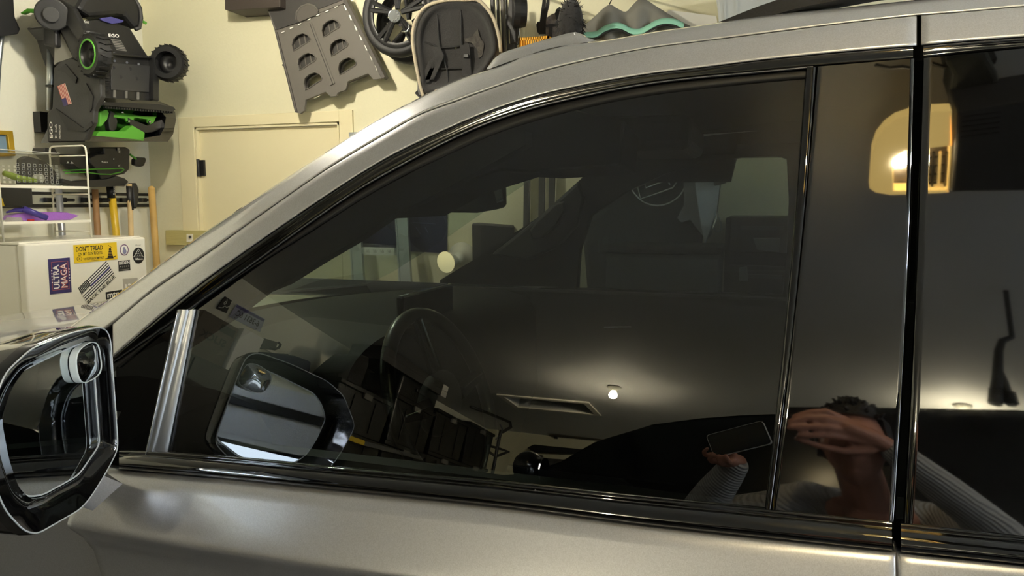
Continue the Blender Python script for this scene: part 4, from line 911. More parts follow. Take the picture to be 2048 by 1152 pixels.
M().tube(PXs(R2([(485, 388), (660, 380), (760, 376), (940, 372), (955, 382), (930, 400), (850, 418), (760, 415), (660, 402), (500, 408)]), TX+.02), .0035, 6).obj('wire_guard', m_green, bt_, smooth=True)
prism('warning_mark', PXs(R2([(510, 332), (520, 318), (530, 332)]), TX-.018), (.002, 0, 0), m_print, bt_); prism('warning_mark', PXs(R2([(538, 334), (550, 318), (564, 334)]), TX-.018), (.002, 0, 0), m_print, bt_)
for x, y in ((790, 325), (806, 325), (822, 325), (782, 320), (872, 300)): prism('mark', PXs(R2([(x-3, y-5), (x+3, y-5), (x+3, y+5), (x-3, y+5)]), TX+.001), (.002, 0, 0), m_print, bt_)
for y in (245, 352): M().tube(PXs(R2([(922, y-8), (912, y-4), (912, y+6), (922, y+9)]), TX+.002), .0018, 6).obj('mark', m_print, bt_)

# ---------------------------------------------------------------- folding step stool on the far wall
FS = thing('folding_step_stool', (PY(640, 110, 3.5).x, 3.5, PY(600, 229, 3.5).z), 'folded grey plastic step stool hung askew on the far wall above the door', 'step stool')
K = lambda pts: [(400+x/3.84, y/3.84) for x, y in pts]
YS = 3.50
def dhole(c_, w_=150, h_=118, flip=False):
    out = []
    for u, v_ in ((-.5, .45), (-.5, .05), (-.36, -.3), (-.1, -.46), (.2, -.5), (.42, -.3), (.5, 0), (.42, .14), (.0, .28), (-.3, .42)):
        x = u*w_; y = v_*h_; a_ = radians(-16); out.append((c_[0]+x*cos(a_)-y*sin(a_), c_[1]+x*sin(a_)+y*cos(a_)))
    return out
dh = [dhole(c_) for c_ in ((775, 318), (820, 468), (866, 618), (1004, 212), (1066, 358), (1130, 503))]
pan = [(570, 232), (1095, 30), (1140, 60), (1410, 590), (1400, 602), (1330, 612), (1290, 565), (1135, 625), (1120, 690), (1060, 710), (1045, 738), (1000, 742), (965, 706), (810, 768), (800, 850), (770, 872), (730, 862)]
pp = prism('step_panel', PYs(K(pan), YS), (0, .018, 0), m_grey, FS, holes=[PYs(K(h_), YS) for h_ in dh], bevel=.003)
prism('inner_panel', PYs(K([(590, 270), (1080, 70), (1330, 560), (760, 780)]), YS+.028), (0, .018, 0), m_dgrey, FS, holes=[PYs(K([(x+28, y+14) for x, y in dh[i]]), YS+.028) for i in (2, 5)])
rb2 = M()
for c_ in ((775, 318), (820, 468), (1004, 212), (1066, 358)):
    for k in range(3): rb2.prism(PYs(K([(c_[0]-70+k*45, c_[1]-50), (c_[0]-62+k*45, c_[1]-54), (c_[0]-42+k*45, c_[1]+50), (c_[0]-50+k*45, c_[1]+54)]), YS+.024), (0, .004, 0))
rb2.obj('inner_rib', m_grey, FS)
for c_, hh in zip(((775, 318), (820, 468), (866, 618), (1004, 212), (1066, 358), (1130, 503)), dh):
    M().tube(PYs(K(hh), YS-.001), .0035, 6, True).obj('hole_rim', m_grey, pp)
prism('centre_rib', PYs(K([(818, 190), (860, 172), (1040, 640), (1000, 660)]), YS), (0, -.006, 0), m_grey, pp, bevel=.002)
M().tube(PYs(K([(842, 180), (1022, 650)]), YS-.007), .002, 6).obj('centre_groove', m_dgrey, pp)
up = prism('upper_panel', PYs(K([(480, -40), (1120, -40), (1130, 20), (1095, 30), (570, 232), (500, 20)]), YS-.004), (0, .022, 0), m_grey, FS, bevel=.003)
prism('grip_mat', PYs(K([(510, 40), (640, -38), (1100, -38), (1090, 2), (900, 75), (905, 110), (780, 165), (590, 228)]), YS-.006), (0, -.003, 0), m_dgrey, up)
hd_ = [(740, 150), (742, 95), (775, 50), (830, 30), (880, 45), (908, 85)]
M().tube(PYs(K(hd_), YS-.012), .005, 8).obj('handle_arch', m_grey, up, smooth=True)
prism('handle_recess', PYs(K(hd_+[(908, 110), (770, 168)]), YS-.009), (0, -.004, 0), mat('recess_grey', (80, 76, 71), .6), up)
for i, (x, y) in enumerate(((640, 247), (705, 214), (768, 186), (840, 150), (908, 117), (978, 86), (1048, 54))):
    prism('hinge_pin', PYs(K([(x-13, y+2), (x+11, y-8), (x+13, y-2), (x-11, y+9)]), YS-.005), (0, -.004, 0), m_print, pp)
for i in range(8):
    t = i/7; x = 598+t*122; y = 296+t*502; prism('edge_slot', PYs(K([(x-4, y-18), (x+3, y-20), (x+10, y+16), (x+3, y+18)]), YS-.002), (0, -.003, 0), m_print, pp)
for i in range(7):
    t = i/6; x = 1112+t*238; y = 60+t*462; prism('edge_slot', PYs(K([(x-6, y-20), (x+2, y-22), (x+18, y+18), (x+8, y+20)]), YS-.002), (0, -.003, 0), m_print, pp)
prism('side_rail', PYs(K([(1120, -20), (1150, 50), (1420, 590), (1405, 602), (1390, 600), (1130, 70), (1095, 10)]), YS-.010), (0, .045, 0), mat('rail_grey', (70, 66, 62), .5), pp, bevel=.003)
prism('side_rail', PYs(K([(575, 250), (590, 245), (745, 862), (728, 864)]), YS-.008), (0, .045, 0), MATS['rail_grey'], pp, bevel=.003)
M().cyl(PY(*K([(830, -30)])[0], YS), PY(*K([(830, -30)])[0], YD-.001), .006).obj('wall_hook', m_blk, FS)
M().cyl(PY(*K([(640, 500)])[0], YS+.02), PY(*K([(640, 500)])[0], YD-.001), .006).obj('wall_peg', m_blk, FS)
# dark shelf edge high on the wall
wsf = thing('wall_shelf', (PY(490, 10, YD-.1).x, YD-.1, PY(490, 22, YD-.1).z), 'dark floating shelf cut off by the top edge, left of the step stool', 'shelf')
prism('board', PYs([(449, 19), (449, -8), (560, -14), (560, 14), (455, 21)], YD-.16), (0, .158, 0), mat('dark_brown', (58, 50, 44), .6), wsf, bevel=.004)
# ---------------------------------------------------------------- pushchair hung on the far wall
PC = thing('pushchair', (PY(900, 100, 3.4).x, 3.4, PY(840, 193, 3.4).z), 'folded black pushchair hung on the far wall above the car pillar', 'pushchair')
Z5 = lambda pts: [(720+x/5.0075, y/5.0075) for x, y in pts]
def pwheel(c_, R_, w_, n_sp, name='wheel'):
    wh = M().lathe([(R_*.80, 0), (R_*.92, -.012), (R_, w_*.4), (R_*.98, w_), (R_*.80, w_*.8), (R_*.80, 0)], c_, (0, 1, 0), 44, cap=False).obj(name, m_rub, PC, smooth=True)
    M().lathe([(R_*.68, 0), (R_*.80, -.004), (R_*.82, .02), (R_*.70, .02), (R_*.68, 0)], c_, (0, 1, 0), 44, cap=False).obj('rim', m_blk, wh, smooth=True)
    sp = M()
    for k in range(n_sp):
        for e in (-.13, .13):
            a_ = 2*pi*k/n_sp+.3; a2 = a_+e; d0 = V((cos(a_), 0, sin(a_))); d1_ = V((cos(a2), 0, sin(a2)))
            sp.tube([c_+d0*R_*.12, c_+d1_*R_*.72], .012, 6)
    sp.obj('spoke', m_blk, wh); return wh
wcn = PY(795, 28, 3.36); Rw = (PY(795, 28, 3.36)-PY(795, 116, 3.36)).length
w1 = pwheel(wcn, Rw*.97, .05, 5)
M().cyl(PY(*Z5([(345, 160)])[0], 3.33), PY(*Z5([(345, 160)])[0], 3.36), .030, n=28).obj('brake_disc', m_alu, w1, bevel=.003)
for k in range(10):
    a_ = 2*pi*k/10; c_ = PY(*Z5([(345, 160)])[0], 3.329); M().cyl(c_+V((cos(a_)*.021, 0, sin(a_)*.021)), c_+V((cos(a_)*.021, -.002, sin(a_)*.021)), .0035, n=8).obj('disc_hole', m_blk, w1)
M().tube(PYs(Z5([(420, 320), (470, 315), (495, 280), (485, 245)]), 3.325), .005, 6).obj('brake_lever', m_chrome, w1, smooth=True)
M().cyl(PY(*Z5([(400, 248)])[0], 3.325), PY(*Z5([(400, 248)])[0], 3.335), .008).obj('bolt', m_chrome, w1)
pwheel(PY(818, 48, 3.47), Rw*.93, .05, 5)
# seat and canopy shell
out = Z5([(560, 960), (585, 850), (560, 720), (540, 560), (522, 380), (535, 250), (580, 140), (650, 50), (760, -20), (900, -60), (1040, -60), (1180, -20), (1270, 60), (1340, 160), (1385, 300), (1412, 420), (1412, 540), (1350, 600), (1300, 720), (1100, 900), (700, 1000)])
cen = (960, 480)
def ringpx(f): return [((720+cen[0]/5.0075)*(1-f)+x*f, (cen[1]/5.0075)*(1-f)+y*f) for x, y in out]
rows_ = []
for f_, Y in ((1.0, 3.40), (1.0, 3.32), (.95, 3.27), (.86, 3.25), (.80, 3.27), (.72, 3.285), (.5, 3.29), (.25, 3.292), (.02, 3.292)):
    r = [PY(x, y, Y) for x, y in ringpx(f_)]; rows_.append(r+[r[0]])
seat = grid('seat_shell', rows_, m_fab, PC, weld=True, sub=1)
rm_ = cr([V((x, y, 0)) for x, y in Z5([(640, 990), (600, 850), (570, 700), (545, 560), (525, 390), (540, 260), (590, 140), (670, 60), (780, 20), (900, 0), (1060, 0), (1180, 0), (1260, 70), (1330, 170), (1375, 300), (1400, 420), (1410, 520)])], 50)
M().tube([PY(p.x, p.y, 3.255) for p in rm_], .008, 8).obj('piping', mat('cream_piping', (176, 164, 140), .7), seat, smooth=True)
for ln in ([(770, 100), (790, 400), (800, 470), (870, 690), (885, 830)], [(1010, 100), (1015, 430), (1025, 540), (1035, 760)], [(815, 480), (1010, 460)], [(820, 690), (1110, 680)], [(640, 420), (740, 450), (800, 480)]):
    M().tube(PYs(Z5(ln), 3.283), .004, 6).obj('seam', m_blk2, seat)
for ln in ([(760, 470), (800, 560), (730, 620), (650, 830)], [(1050, 450), (1060, 570), (1075, 760)], [(800, 570), (700, 800)]):
    c_ = PYs(Z5(ln), 3.275); prism('harness_strap', [p+V((-.022, 0, 0)) for p in c_]+[p+V((.022, 0, 0)) for p in c_[::-1]], (0, -.006, 0), m_fab, seat)
prism('buckle', PYs(Z5([(1040, 545), (1095, 545), (1095, 580), (1040, 580)]), 3.268), (0, -.01, 0), m_blk, seat, bevel=.003)
st_ = prism('worn_patch', PYs(Z5([(1040, 390), (1120, 372), (1180, 290), (1200, 370), (1245, 440), (1225, 560), (1190, 585), (1175, 500), (1120, 430), (1060, 420)]), 3.283), (0, -.002, 0), mat('worn_fabric', (62, 58, 53), .9, bump=1, scale=40, var=.8), seat)
prism('lower_strap', PYs(Z5([(540, 930), (600, 870), (650, 850), (640, 970), (590, 980)]), 3.33), (0, .04, 0), m_fab, PC, bevel=.008)
prism('white_label', PYs(Z5([(600, 770), (625, 760), (628, 800), (608, 840)]), 3.265), (0, -.002, 0), m_print, PC)
for x0_, x1_, Y in ((1300, 1340, 3.40), (1360, 1385, 3.38), (1400, 1440, 3.37), (1445, 1468, 3.36)):
    prism('frame_tube', PYs(Z5([(x0_, -40), (x1_, -40), (x1_+16, 520), (x0_+24, 540)]), Y), (0, .02, 0), m_blk if x0_ != 1400 else mat('tube_grey', (74, 72, 68), .4, metal=.5), PC, bevel=.004)
prism('fork_block', PYs(Z5([(1490, -20), (1560, 0), (1565, 430), (1500, 440), (1495, 300), (1470, 250), (1480, 60)]), 3.34), (0, .05, 0), m_blk, PC, bevel=.006)
prism('fork_stem', PYs(Z5([(1470, 440), (1550, 430), (1548, 480), (1475, 490)]), 3.35), (0, .03, 0), m_blk, PC)
cw_ = PY(*Z5([(1596, 120)])[0], 3.32)
M().lathe([(.012, -.03), (.064, -.03), (.07, 0), (.064, .03), (.012, .03)], cw_, (1, .45, 0), 28).obj('caster', m_rub, PC, bevel=.004)
M().tube(PYs(Z5([(1612, 215), (1600, 320), (1575, 440)]), 3.33), .003, 6).obj('brake_cable', m_blk, PC)
M().cyl(PY(870, -20, 3.42), PY(870, -20, YD-.001), .012).obj('wall_hook', m_satin, PC)
# ---------------------------------------------------------------- things right of the pushchair
Z8 = lambda pts: [(980+x/8.864, y/8.864) for x, y in pts]
zc00 = PY(1060, 74, 3.20).z-.20
cr_ = thing('slatted_crate', (PY(1070, 85, 3.3).x, 3.3, zc00), 'orange slatted plastic crate peeping over the roof of the car', 'crate')
m_or = mat('orange_plastic', (236, 168, 32), .45)
fx0, fx1 = PY(1038, 90, 3.20).x, PY(1098, 75, 3.20).x; zc1 = PY(1060, 74, 3.20).z; zc0 = zc1-.20
for nm, yy in (('front_side', 3.20), ('back_side', 3.35)):
    ms = M().box((fx0, yy, zc1-.012), (fx1, yy+.008, zc1)).box((fx0, yy, zc0), (fx1, yy+.008, zc0+.01)); k = 0; x = fx0
    while x < fx1: ms.box((x, yy, zc0), (x+.004, yy+.008, zc1)); x += .0105
    ms.obj(nm, m_or, cr_)
M().box((fx0, 3.20, zc0), (fx1, 3.358, zc0+.006)).obj('floor_panel', m_or, cr_); M().box((fx0, 3.20, zc0), (fx0+.006, 3.358, zc1)).obj('end_side', m_or, cr_); M().box((fx1-.006, 3.20, zc0), (fx1, 3.358, zc1)).obj('end_side', m_or, cr_)
sl = thing('storage_ledge', (PY(1150, 95, 3.4).x, 3.4, zc0-.03), 'pale ledge along the far wall behind the car roof', 'shelf')
M().box((fx0-.1, 3.18, zc0-.03), (PY(1150, 60, 3.3).x, YD-.001, zc0-.001)).obj('ledge_board', m_white, sl)
st_ = thing('hanging_strap', (PY(1080, 60, 3.45).x, 3.45, PY(1080, 70, 3.45).z), 'doubled black strap with a hook end hanging beside the fur hat', 'strap')
prism('strap_band', PYs(Z8([(935, -30), (985, -30), (985, 600), (860, 605), (880, 400)]), 3.45), (0, .01, 0), m_fab, st_); prism('strap_band', PYs(Z8([(1010, -30), (1050, -30), (1045, 70), (1010, 220), (985, 380), (975, 200)]), 3.44), (0, .01, 0), m_fab, st_)
prism('hook_pad', PYs(Z8([(812, 430), (850, 370), (890, 380), (880, 605), (830, 570)]), 3.47), (0, .03, 0), m_blk, st_, bevel=.006); M().cyl(PY(1093, -3, 3.46), PY(1093, -3, YD-.001), .006).obj('wall_hook', m_blk, st_)
bgp = thing('patterned_bag', (PY(1120, 60, 3.44).x, 3.44, zc0), 'black and white patterned bag below the black fur', 'bag')
m_pat = mat('speckled_print', (98, 92, 88), .8, var=.95, scale=70, bump=.2)
prism('bag_body', PYs(Z8([(985, 420), (1000, 310), (1090, 250), (1150, 230), (1230, 120), (1290, 150), (1300, 300), (1340, 400), (1390, 470), (1390, 900), (985, 900)]), 3.42), (0, .10, 0), m_pat, bgp, bevel=.012)
prism('bag_band', PYs(Z8([(980, 440), (1100, 420), (1350, 400), (1360, 440), (1110, 470), (1090, 900), (1040, 900), (1040, 480), (980, 480)]), 3.415), (0, .006, 0), m_fab, bgp)
prism('bag_mouth', PYs(Z8([(1150, 240), (1170, 170), (1230, 120), (1268, 150), (1240, 250), (1175, 350)]), 3.412), (0, .008, 0), m_blk2, bgp)
fur = thing('fur_hood', (PY(1142, 50, 3.35).x, 3.35, zc0), 'black furry hood hanging right of the patterned bag', 'hood')
M().ball(PY(1141, 44, 3.27), .075, 18, (.75, .5, 1.25)).obj('hood_body', m_fab, fur, smooth=True)
fm = M()
for k in range(260):
    a_ = random.random()*2*pi; b_ = random.uniform(-1, 1); c_ = PY(1141, 44, 3.27); d_ = V((cos(a_)*.056*sqrt(1-b_*b_), sin(a_)*.037*sqrt(1-b_*b_), b_*.093)); e_ = d_*(1.25+random.random()*.2)+V((0, 0, -.015)); p = c_+d_*.95
    fm.add([p+V((.004, 0, 0)), p+V((-.004, 0, 0)), c_+e_], [(0, 1, 2)])
o = fm.obj('fur', m_blk2, fur, solid=0); o['kind'] = 'stuff'
M().cyl(PY(1141, 16, 3.36), PY(1141, 16, YD-.001), .005).obj('wall_hook', m_blk, fur)
# grey fabric carrier with a mint band
gc = thing('fabric_carrier', (PY(1280, 60, 3.35).x, 3.35, zc0), 'grey peaked fabric cover with a mint green band hung above the roof rail', 'cover')
Z6 = lambda pts: [(1000+x/4.096, y/4.096) for x, y in pts]
gtop = Z6([(640, 255), (760, 150), (895, 40), (960, 70), (1030, 97), (1090, 40), (1140, -4), (1190, -4), (1300, 65), (1420, 140), (1560, 215)])
def fold(l, f, amp): return [PY(x, y+f, 3.40-amp*abs(sin(i*1.7+.4))*(.3+.7*min(1, f/60))) for i, (x, y) in enumerate(l)]
gt_ = [(p.x, p.y) for p in cr([V((x, y, 0)) for x, y in gtop], 61)]
gl = []
for k in range(9):
    f = k*16
    gl.append([PY(x, max(y, y+f*(1 if True else 0)), 3.40-.035*(.5+.5*sin(i*.42+.5))*(min(1, k/3))) for i, (x, y) in enumerate(gt_)])
grid('fabric_panel', gl, mat('grey_nylon', (122, 120, 112), .65, bump=.15, scale=25), gc, solid=.002)
mp_ = cr([V((x, y, 0)) for x, y in Z6([(640, 290), (700, 292), (790, 285), (860, 240), (940, 215), (1000, 222), (1070, 258), (1140, 265), (1200, 240), (1280, 195), (1350, 178), (1430, 185), (1505, 220)])], 50)
bnd = [[PY(p.x, p.y+dy, 3.345+.002*abs(dy-4)) for p in mp_] for dy in (-6, -2, 2, 5)]
grid('mint_band', bnd, mat('mint_tape', (152, 212, 186), .6), gc, solid=.004)
M().tube([PY(p.x, p.y+7, 3.346) for p in mp_], .004, 6).obj('band_edge', m_blk, gc)
M().tube([PY(1219, 8, 3.40), PY(1222, 2, 3.41), PY(1226, -12, 3.42)], .003, 6).obj('hanging_cord', m_blk, gc); M().tube([PY(1285, -3, 3.4), PY(1285, -3, YD-.001)], .005, 6).obj('wall_hook', m_blk, gc)
# translucent storage box at the top right
tb = thing('storage_box', (PY(1500, 0, 3.35).x, 3.35, PY(1500, 60, 3.35).z), 'translucent pale storage box above the roof rail', 'box')
m_tb = mat('translucent_box', (196, 200, 198), .35, alpha=.92)
prism('box_body', PYs([(1428, -40), (1436, 30), (1438, 50), (1640, 40), (1650, -50)], 3.28), (0, .28, 0), m_tb, tb, bevel=.01)
for x in (1446, 1470, 1520, 1570): prism('rib', PYs([(x, -40), (x+4, -40), (x+6, 44), (x+2, 44)], 3.276), (0, .004, 0), m_tb, tb)
prism('white_backboard', PYs([(1338, 20), (1432, 32), (1438, 60), (1380, 70), (1300, 60)], 3.44), (0, .02, 0), m_print, tb)
# ---------------------------------------------------------------- seen through the windshield and cabin
ld = thing('ladder', (PY(760, 500, 3.35).x, 3.40, .01), 'aluminium ladder leaning on the far wall seen through the windshield', 'ladder')
def rail2(xa, xb):
    a_ = PY(xa, 400, 3.48); b_ = PY(xb, 560, 3.36); d_ = (b_-a_)/(b_.z-a_.z); lo_ = b_+d_*(.02-b_.z); hi_ = a_+d_*(1.74-a_.z)
    M().prism([lo_+V((-.032, 0, 0)), lo_+V((.032, 0, 0)), hi_+V((.032, 0, 0)), hi_+V((-.032, 0, 0))], (0, .02, 0)).obj('side_rail', m_alu, ld, bevel=.003)
    M().prism([lo_+V((.022, -.006, 0)), lo_+V((.034, -.006, 0)), hi_+V((.034, -.006, 0)), hi_+V((.022, -.006, 0))], (0, .01, 0)).prism([lo_+V((-.034, -.006, 0)), lo_+V((-.026, -.006, 0)), hi_+V((-.026, -.006, 0)), hi_+V((-.034, -.006, 0))], (0, .01, 0)).obj('rail_flange', m_alu, ld)
    return lo_, hi_
la, ha = rail2(706, 716); lb, hb = rail2(801, 810)
rz = PY(760, 502, 3.42).z
for k in range(-3, 3):
    z = rz+k*.30; t = (z-la.z)/(ha.z-la.z); p = la.lerp(ha, t); q2 = lb.lerp(hb, (z-lb.z)/(hb.z-lb.z))
    rg_ = M().box((p.x, p.y, z-.018), (q2.x, p.y+.02, z+.018)).obj('rung', m_alu, ld)
    if k == 0:
        lq = [V((p.x+.05, p.y-.002, z-.02)), V((q2.x-.05, p.y-.002, z-.02)), V((p.x+.05, p.y-.002, z+.02)), V((q2.x-.05, p.y-.002, z+.02))]
        plate('paper_strip', lq, m_print, rg_)
        for j in range(4): text('print', 'FedEx', sub(lq, .06+j*.24, .18+j*.24, .3, .7), mat('purple_ink', (60, 50, 90), .5), rg_) if False else text('lettering', 'FedEx', sub(lq, .06+j*.24, .18+j*.24, .3, .7), m_ink, ld)
pb = thing('navy_banner', (PY(840, 460, YD).x, YD-.01, PY(840, 505, YD).z), 'dark navy banner on the far wall behind the ladder', 'banner')
prism('cloth', PYs([(722, 390), (895, 390), (895, 506), (724, 498)], YD-.002), (0, -.012, 0), m_navy, pb)
prism('painted_arch', PYs([(815, 416), (826, 407), (846, 402), (862, 408), (872, 418)], YD-.0145), (0, -.002, 0), mat('arch_blue', (84, 92, 128), .8), pb)
for l_ in (((826, 445), (870, 448)), ((832, 455), (842, 470)), ((850, 455), (856, 466))): M().tube(PYs(l_, YD-.016), .003, 5).obj('painted_line', MATS['arch_blue'], pb)
dbx = thing('wall_box', (PY(985, 475, YD).x, YD-.05, PY(985, 520, YD).z), 'dark square box on the far wall seen past the rear-view mirror', 'box')
prism('body', PYs([(957, 445), (1030, 450), (1030, 530), (958, 525)], YD-.002), (0, -.10, 0), m_dgrey, dbx, bevel=.01); prism('door', PYs([(962, 450), (1026, 455), (1026, 524), (962, 519)], YD-.104), (0, -.006, 0), m_blk, dbx)
lh = thing('wall_lamp', (PY(920, 510, YD).x, YD-.02, PY(920, 525, YD).z), 'white wall lamp with a round pale bulb face seen through the windshield', 'lamp')
c_ = PY(926, 514, YD-.002)
M().lathe([(.002, 0), (.075, 0), (.078, .014), (.05, .03), (.03, .05), (.028, .075), (.002, .075)], c_, (-.0, -1, 0), 28, cap=False).obj('lamp_base', m_white, lh, smooth=True)
M().lathe([(.022, .06), (.03, .09), (.052, .13), (.055, .145)], c_, (-.25, -1, -.12), 24, cap=False).obj('bulb_body', m_white, lh, smooth=True)
e_ = c_+V((-.25, -1, -.12)).normalized()*.146
M().lathe([(.0005, 0), (.054, 0), (.054, .003), (.0005, .006)], e_, (-.25, -1, -.12), 24, cap=False).obj('bulb_face', mat('bulb_face_pale', (255, 236, 180), emit=1.2), lh, smooth=True)
for xx, lb_ in ((1048, 'leftmost of three dark poles on the far wall seen past the rear-view mirror'), (1078, 'middle of three dark poles on the far wall seen past the rear-view mirror'), (1098, 'rightmost of three dark poles on the far wall seen past the rear-view mirror')): tag(prism('hanging_pole', PYs([(xx, 338), (xx+11, 338), (xx+9, 470), (xx-2, 474)], YD-.05), (0, .02, 0), m_dgrey), lb_, 'pole', 'dark poles hung on the far wall')

# seen through the passenger window: a printed bag, clothes, a rag, a tool chest
pg = thing('printed_tote_bag', (PY(1300, 400, 3.45).x, 3.45, PY(1300, 560, 3.45).z), 'big black bag with a circle logo seen through the passenger window', 'bag')
prism('bag_body', PYs([(1165, 262), (1398, 262), (1405, 470), (1380, 600), (1175, 600), (1160, 420)], 3.47), (0, .10, 0), mat('bag_black', (52, 55, 56), .8), pg, bevel=.02)
m_lg = mat('logo_grey', (225, 226, 230), .7)
cc = PY(1316, 352, 3.462); rr_ = abs(PY(1375, 352, 3.462).x-cc.x)
M().tube([cc+V((cos(a_)*rr_, 0, sin(a_)*rr_*1.02)) for a_ in [2*pi*k/48 for k in range(48)]], .0035, 6, True).obj('logo', m_lg, pg)
for l_ in ([(1275, 372), (1281, 398), (1345, 376), (1356, 360), (1352, 336), (1336, 330)], [(1288, 360), (1292, 376), (1338, 358), (1344, 346), (1338, 338), (1330, 338), (1298, 350)], [(1330, 352), (1340, 370)]): M().tube(PYs(l_, 3.462), .0035, 6).obj('logo', m_lg, pg)
for k, (pts, m3, lab, nm, cat) in enumerate((
    ([(1365, 236), (1402, 236), (1410, 420), (1424, 468), (1412, 480), (1392, 455), (1380, 440), (1362, 446), (1354, 436), (1368, 410)], mat('mesh_grey', (140, 140, 148), .9, bump=.5, scale=30), 'grey crumpled cloth hanging at the edge of the printed bag', 'hanging_cloth', 'cloth'),
    ([(1388, 236), (1440, 236), (1438, 400), (1428, 440), (1410, 490), (1402, 450), (1390, 372)], mat('pale_blue_cloth', (205, 210, 226), .8, bump=.4, scale=20), 'pale folded umbrella hanging beside the grey cloth', 'umbrella', 'umbrella'),
    ([(1420, 236), (1440, 236), (1452, 366), (1428, 372)], m_dgrey, 'dark flap hanging over the pale umbrella', 'hanging_flap', 'cloth'))):
    t = thing(nm, tuple(PY(pts[0][0], 480, 3.38-.04*k)), lab, cat); prism('fabric', PYs(pts, 3.42-.05*k), (0, .03, 0), m3, t, bevel=.004)
    yk = 240-16*k; M().tube([PY(pts[0][0]+15, 238, 3.435-.05*k), PY(pts[0][0]+15, yk-4, 3.435-.05*k), PY(pts[0][0]+15, yk-4, YD-.001)], .004, 6).obj('hook', m_blk, t)
cbn = thing('carabiner', tuple(PY(1434, 462, 3.36)), 'wire keyring hanging right of the pale umbrella', 'ring')
M().tube(PYs([(1434, 425), (1442, 446), (1441, 460), (1434, 464), (1426, 456), (1432, 440)], 3.36), .004, 6, True).obj('ring', m_alu, cbn); M().tube([PY(1434, 425, 3.36), PY(1462, 200, 3.34), PY(1462, 196, YD-.001)], .003, 5).obj('cord', m_blk, cbn)
tc_ = thing('tool_chest', (PY(1510, 500, 3.3).x, 3.3, .0), 'black tool chest with a bright tray seen through the passenger window', 'tool chest')
x0_, x1_ = PY(1450, 480, 3.12).x, PY(1600, 480, 3.12).x; zt2 = PY(1500, 434, 3.12).z
M().box((x0_, 3.12, .02), (x1_, 3.56, zt2)).obj('cabinet', m_blk, tc_, bevel=.01)
for k in range(4): 
    dw = M().box((x0_+.02, 3.10, zt2-.14-k*.19), (x1_-.02, 3.119, zt2-.02-k*.19+.02)).obj('drawer', m_dgrey, tc_, bevel=.004); M().box((x0_+.06, 3.085, zt2-.05-k*.19), (x1_-.06, 3.10, zt2-.035-k*.19)).obj('handle', m_satin, dw)
prism('metal_tray', PYs([(1506, 476), (1560, 476), (1558, 505), (1514, 500)], 3.08), (0, .012, 0), m_alu, tc_, bevel=.003)
prism('chrome_latch', PYs([(1478, 536), (1494, 533), (1496, 562), (1478, 562)], 3.08), (0, .012, 0), m_alu, tc_, bevel=.003)
gb_ = thing('grey_bin', (PY(1320, 600, 3.3).x, 3.3, 0), 'tall grey bin under the printed bag, seen through the passenger window', 'bin')
x0_, x1_ = PY(1210, 520, 3.08).x, PY(1440, 520, 3.08).x; zz = PY(1300, 492, 3.08).z
M().prism([(x0_+.04, 3.08, .01), (x1_-.04, 3.08, .01), (x1_, 3.08, zz-.03), (x0_, 3.08, zz-.03)], (0, .32, 0)).obj('bin_body', mat('bin_grey', (96, 100, 102), .6), gb_, bevel=.015); M().box((x0_-.01, 3.07, zz-.03), (x1_+.01, 3.41, zz)).obj('lid', m_dgrey, gb_, bevel=.008)

# ================================================================== the rest of the garage, seen mirrored in the car's glass
def RXs(pts, X): return [RX(x, y, X) for x, y in pts]
def RYs(pts, Y): return [RY(x, y, Y) for x, y in pts]
# things on the front wall, left part of the reflection
def face_out(q, th): return V((-th, 0, 0))
C9 = lambda pts: [(390+x/9.6, 580+y/9.6) for x, y in pts]
def mquad(pts, X):                                   # image order tl,tr,br,bl (mirrored) -> quad read from the room: bl br tl tr
    tl, tr, br, bl = RXs(pts, X); return [br, bl, tr, tl]
q_ = mquad(C9([(520, 120), (648, 200), (545, 440), (350, 350)]), XF+.012)
po = thing('wall_sign', (XF+.01, q_[0].y, min(p.z for p in q_)), 'small black sign with a white number on the front wall beside the licence plate', 'sign')
plate('sign_board', q_, m_ink, po, .008); text('print', '6', sub(q_, .45, .75, .45, .95), m_print, po, .01, lift=.010)
M().tube([sub(q_, u, u+.01, t, t+.01)[0]+V((.010, 0, 0)) for u, t in ((.0, .55), (.25, .35), (.45, .42), (.6, .2), (.9, .12))], .004, 5).obj('print', m_print, po)
q_ = mquad(C9([(755, 265), (1300, 560), (1200, 810), (600, 510)]), XF+.010)
lp = thing('licence_plate', (XF+.01, q_[0].y, min(p.z for p in q_)), 'blue and white vehicle licence plate on the front wall, mirrored beside the small black sign', 'licence plate')
plate('plate', q_, mat('plate_lilac', (168, 172, 196), .4, metal=.1), lp, .003); text('print', '6-3631 6C', sub(q_, .12, .88, .25, .68), m_ink, lp, .02, lift=.0045)
plate('print', sub(q_, .02, .98, .78, .96), mat('plate_blue', (74, 70, 130), .4), lp, .0006, .004)
for u, t in ((.15, .1), (.85, .1)): M().ball(sub(q_, u, u+.01, t, t+.01)[0]+V((.004, 0, 0)), .006, 8).obj('screw', m_satin, lp)
# high shelf carrying boxes
a_ = RX(412, 622, XF+.03); b_ = RX(612, 742, XF+.03); zs_ = (a_.z+b_.z)/2
ys_, ye_ = b_.y, a_.y+.35
hs2 = thing('wall_batten', (-3.35, (ys_+ye_)/2, zs_-.03), 'pale wooden batten on the front wall below the licence plate', 'batten')
M().box((XF+.001, ys_, zs_-.03), (XF+.03, ye_, zs_-.001)).obj('board', m_white, hs2, bevel=.003)

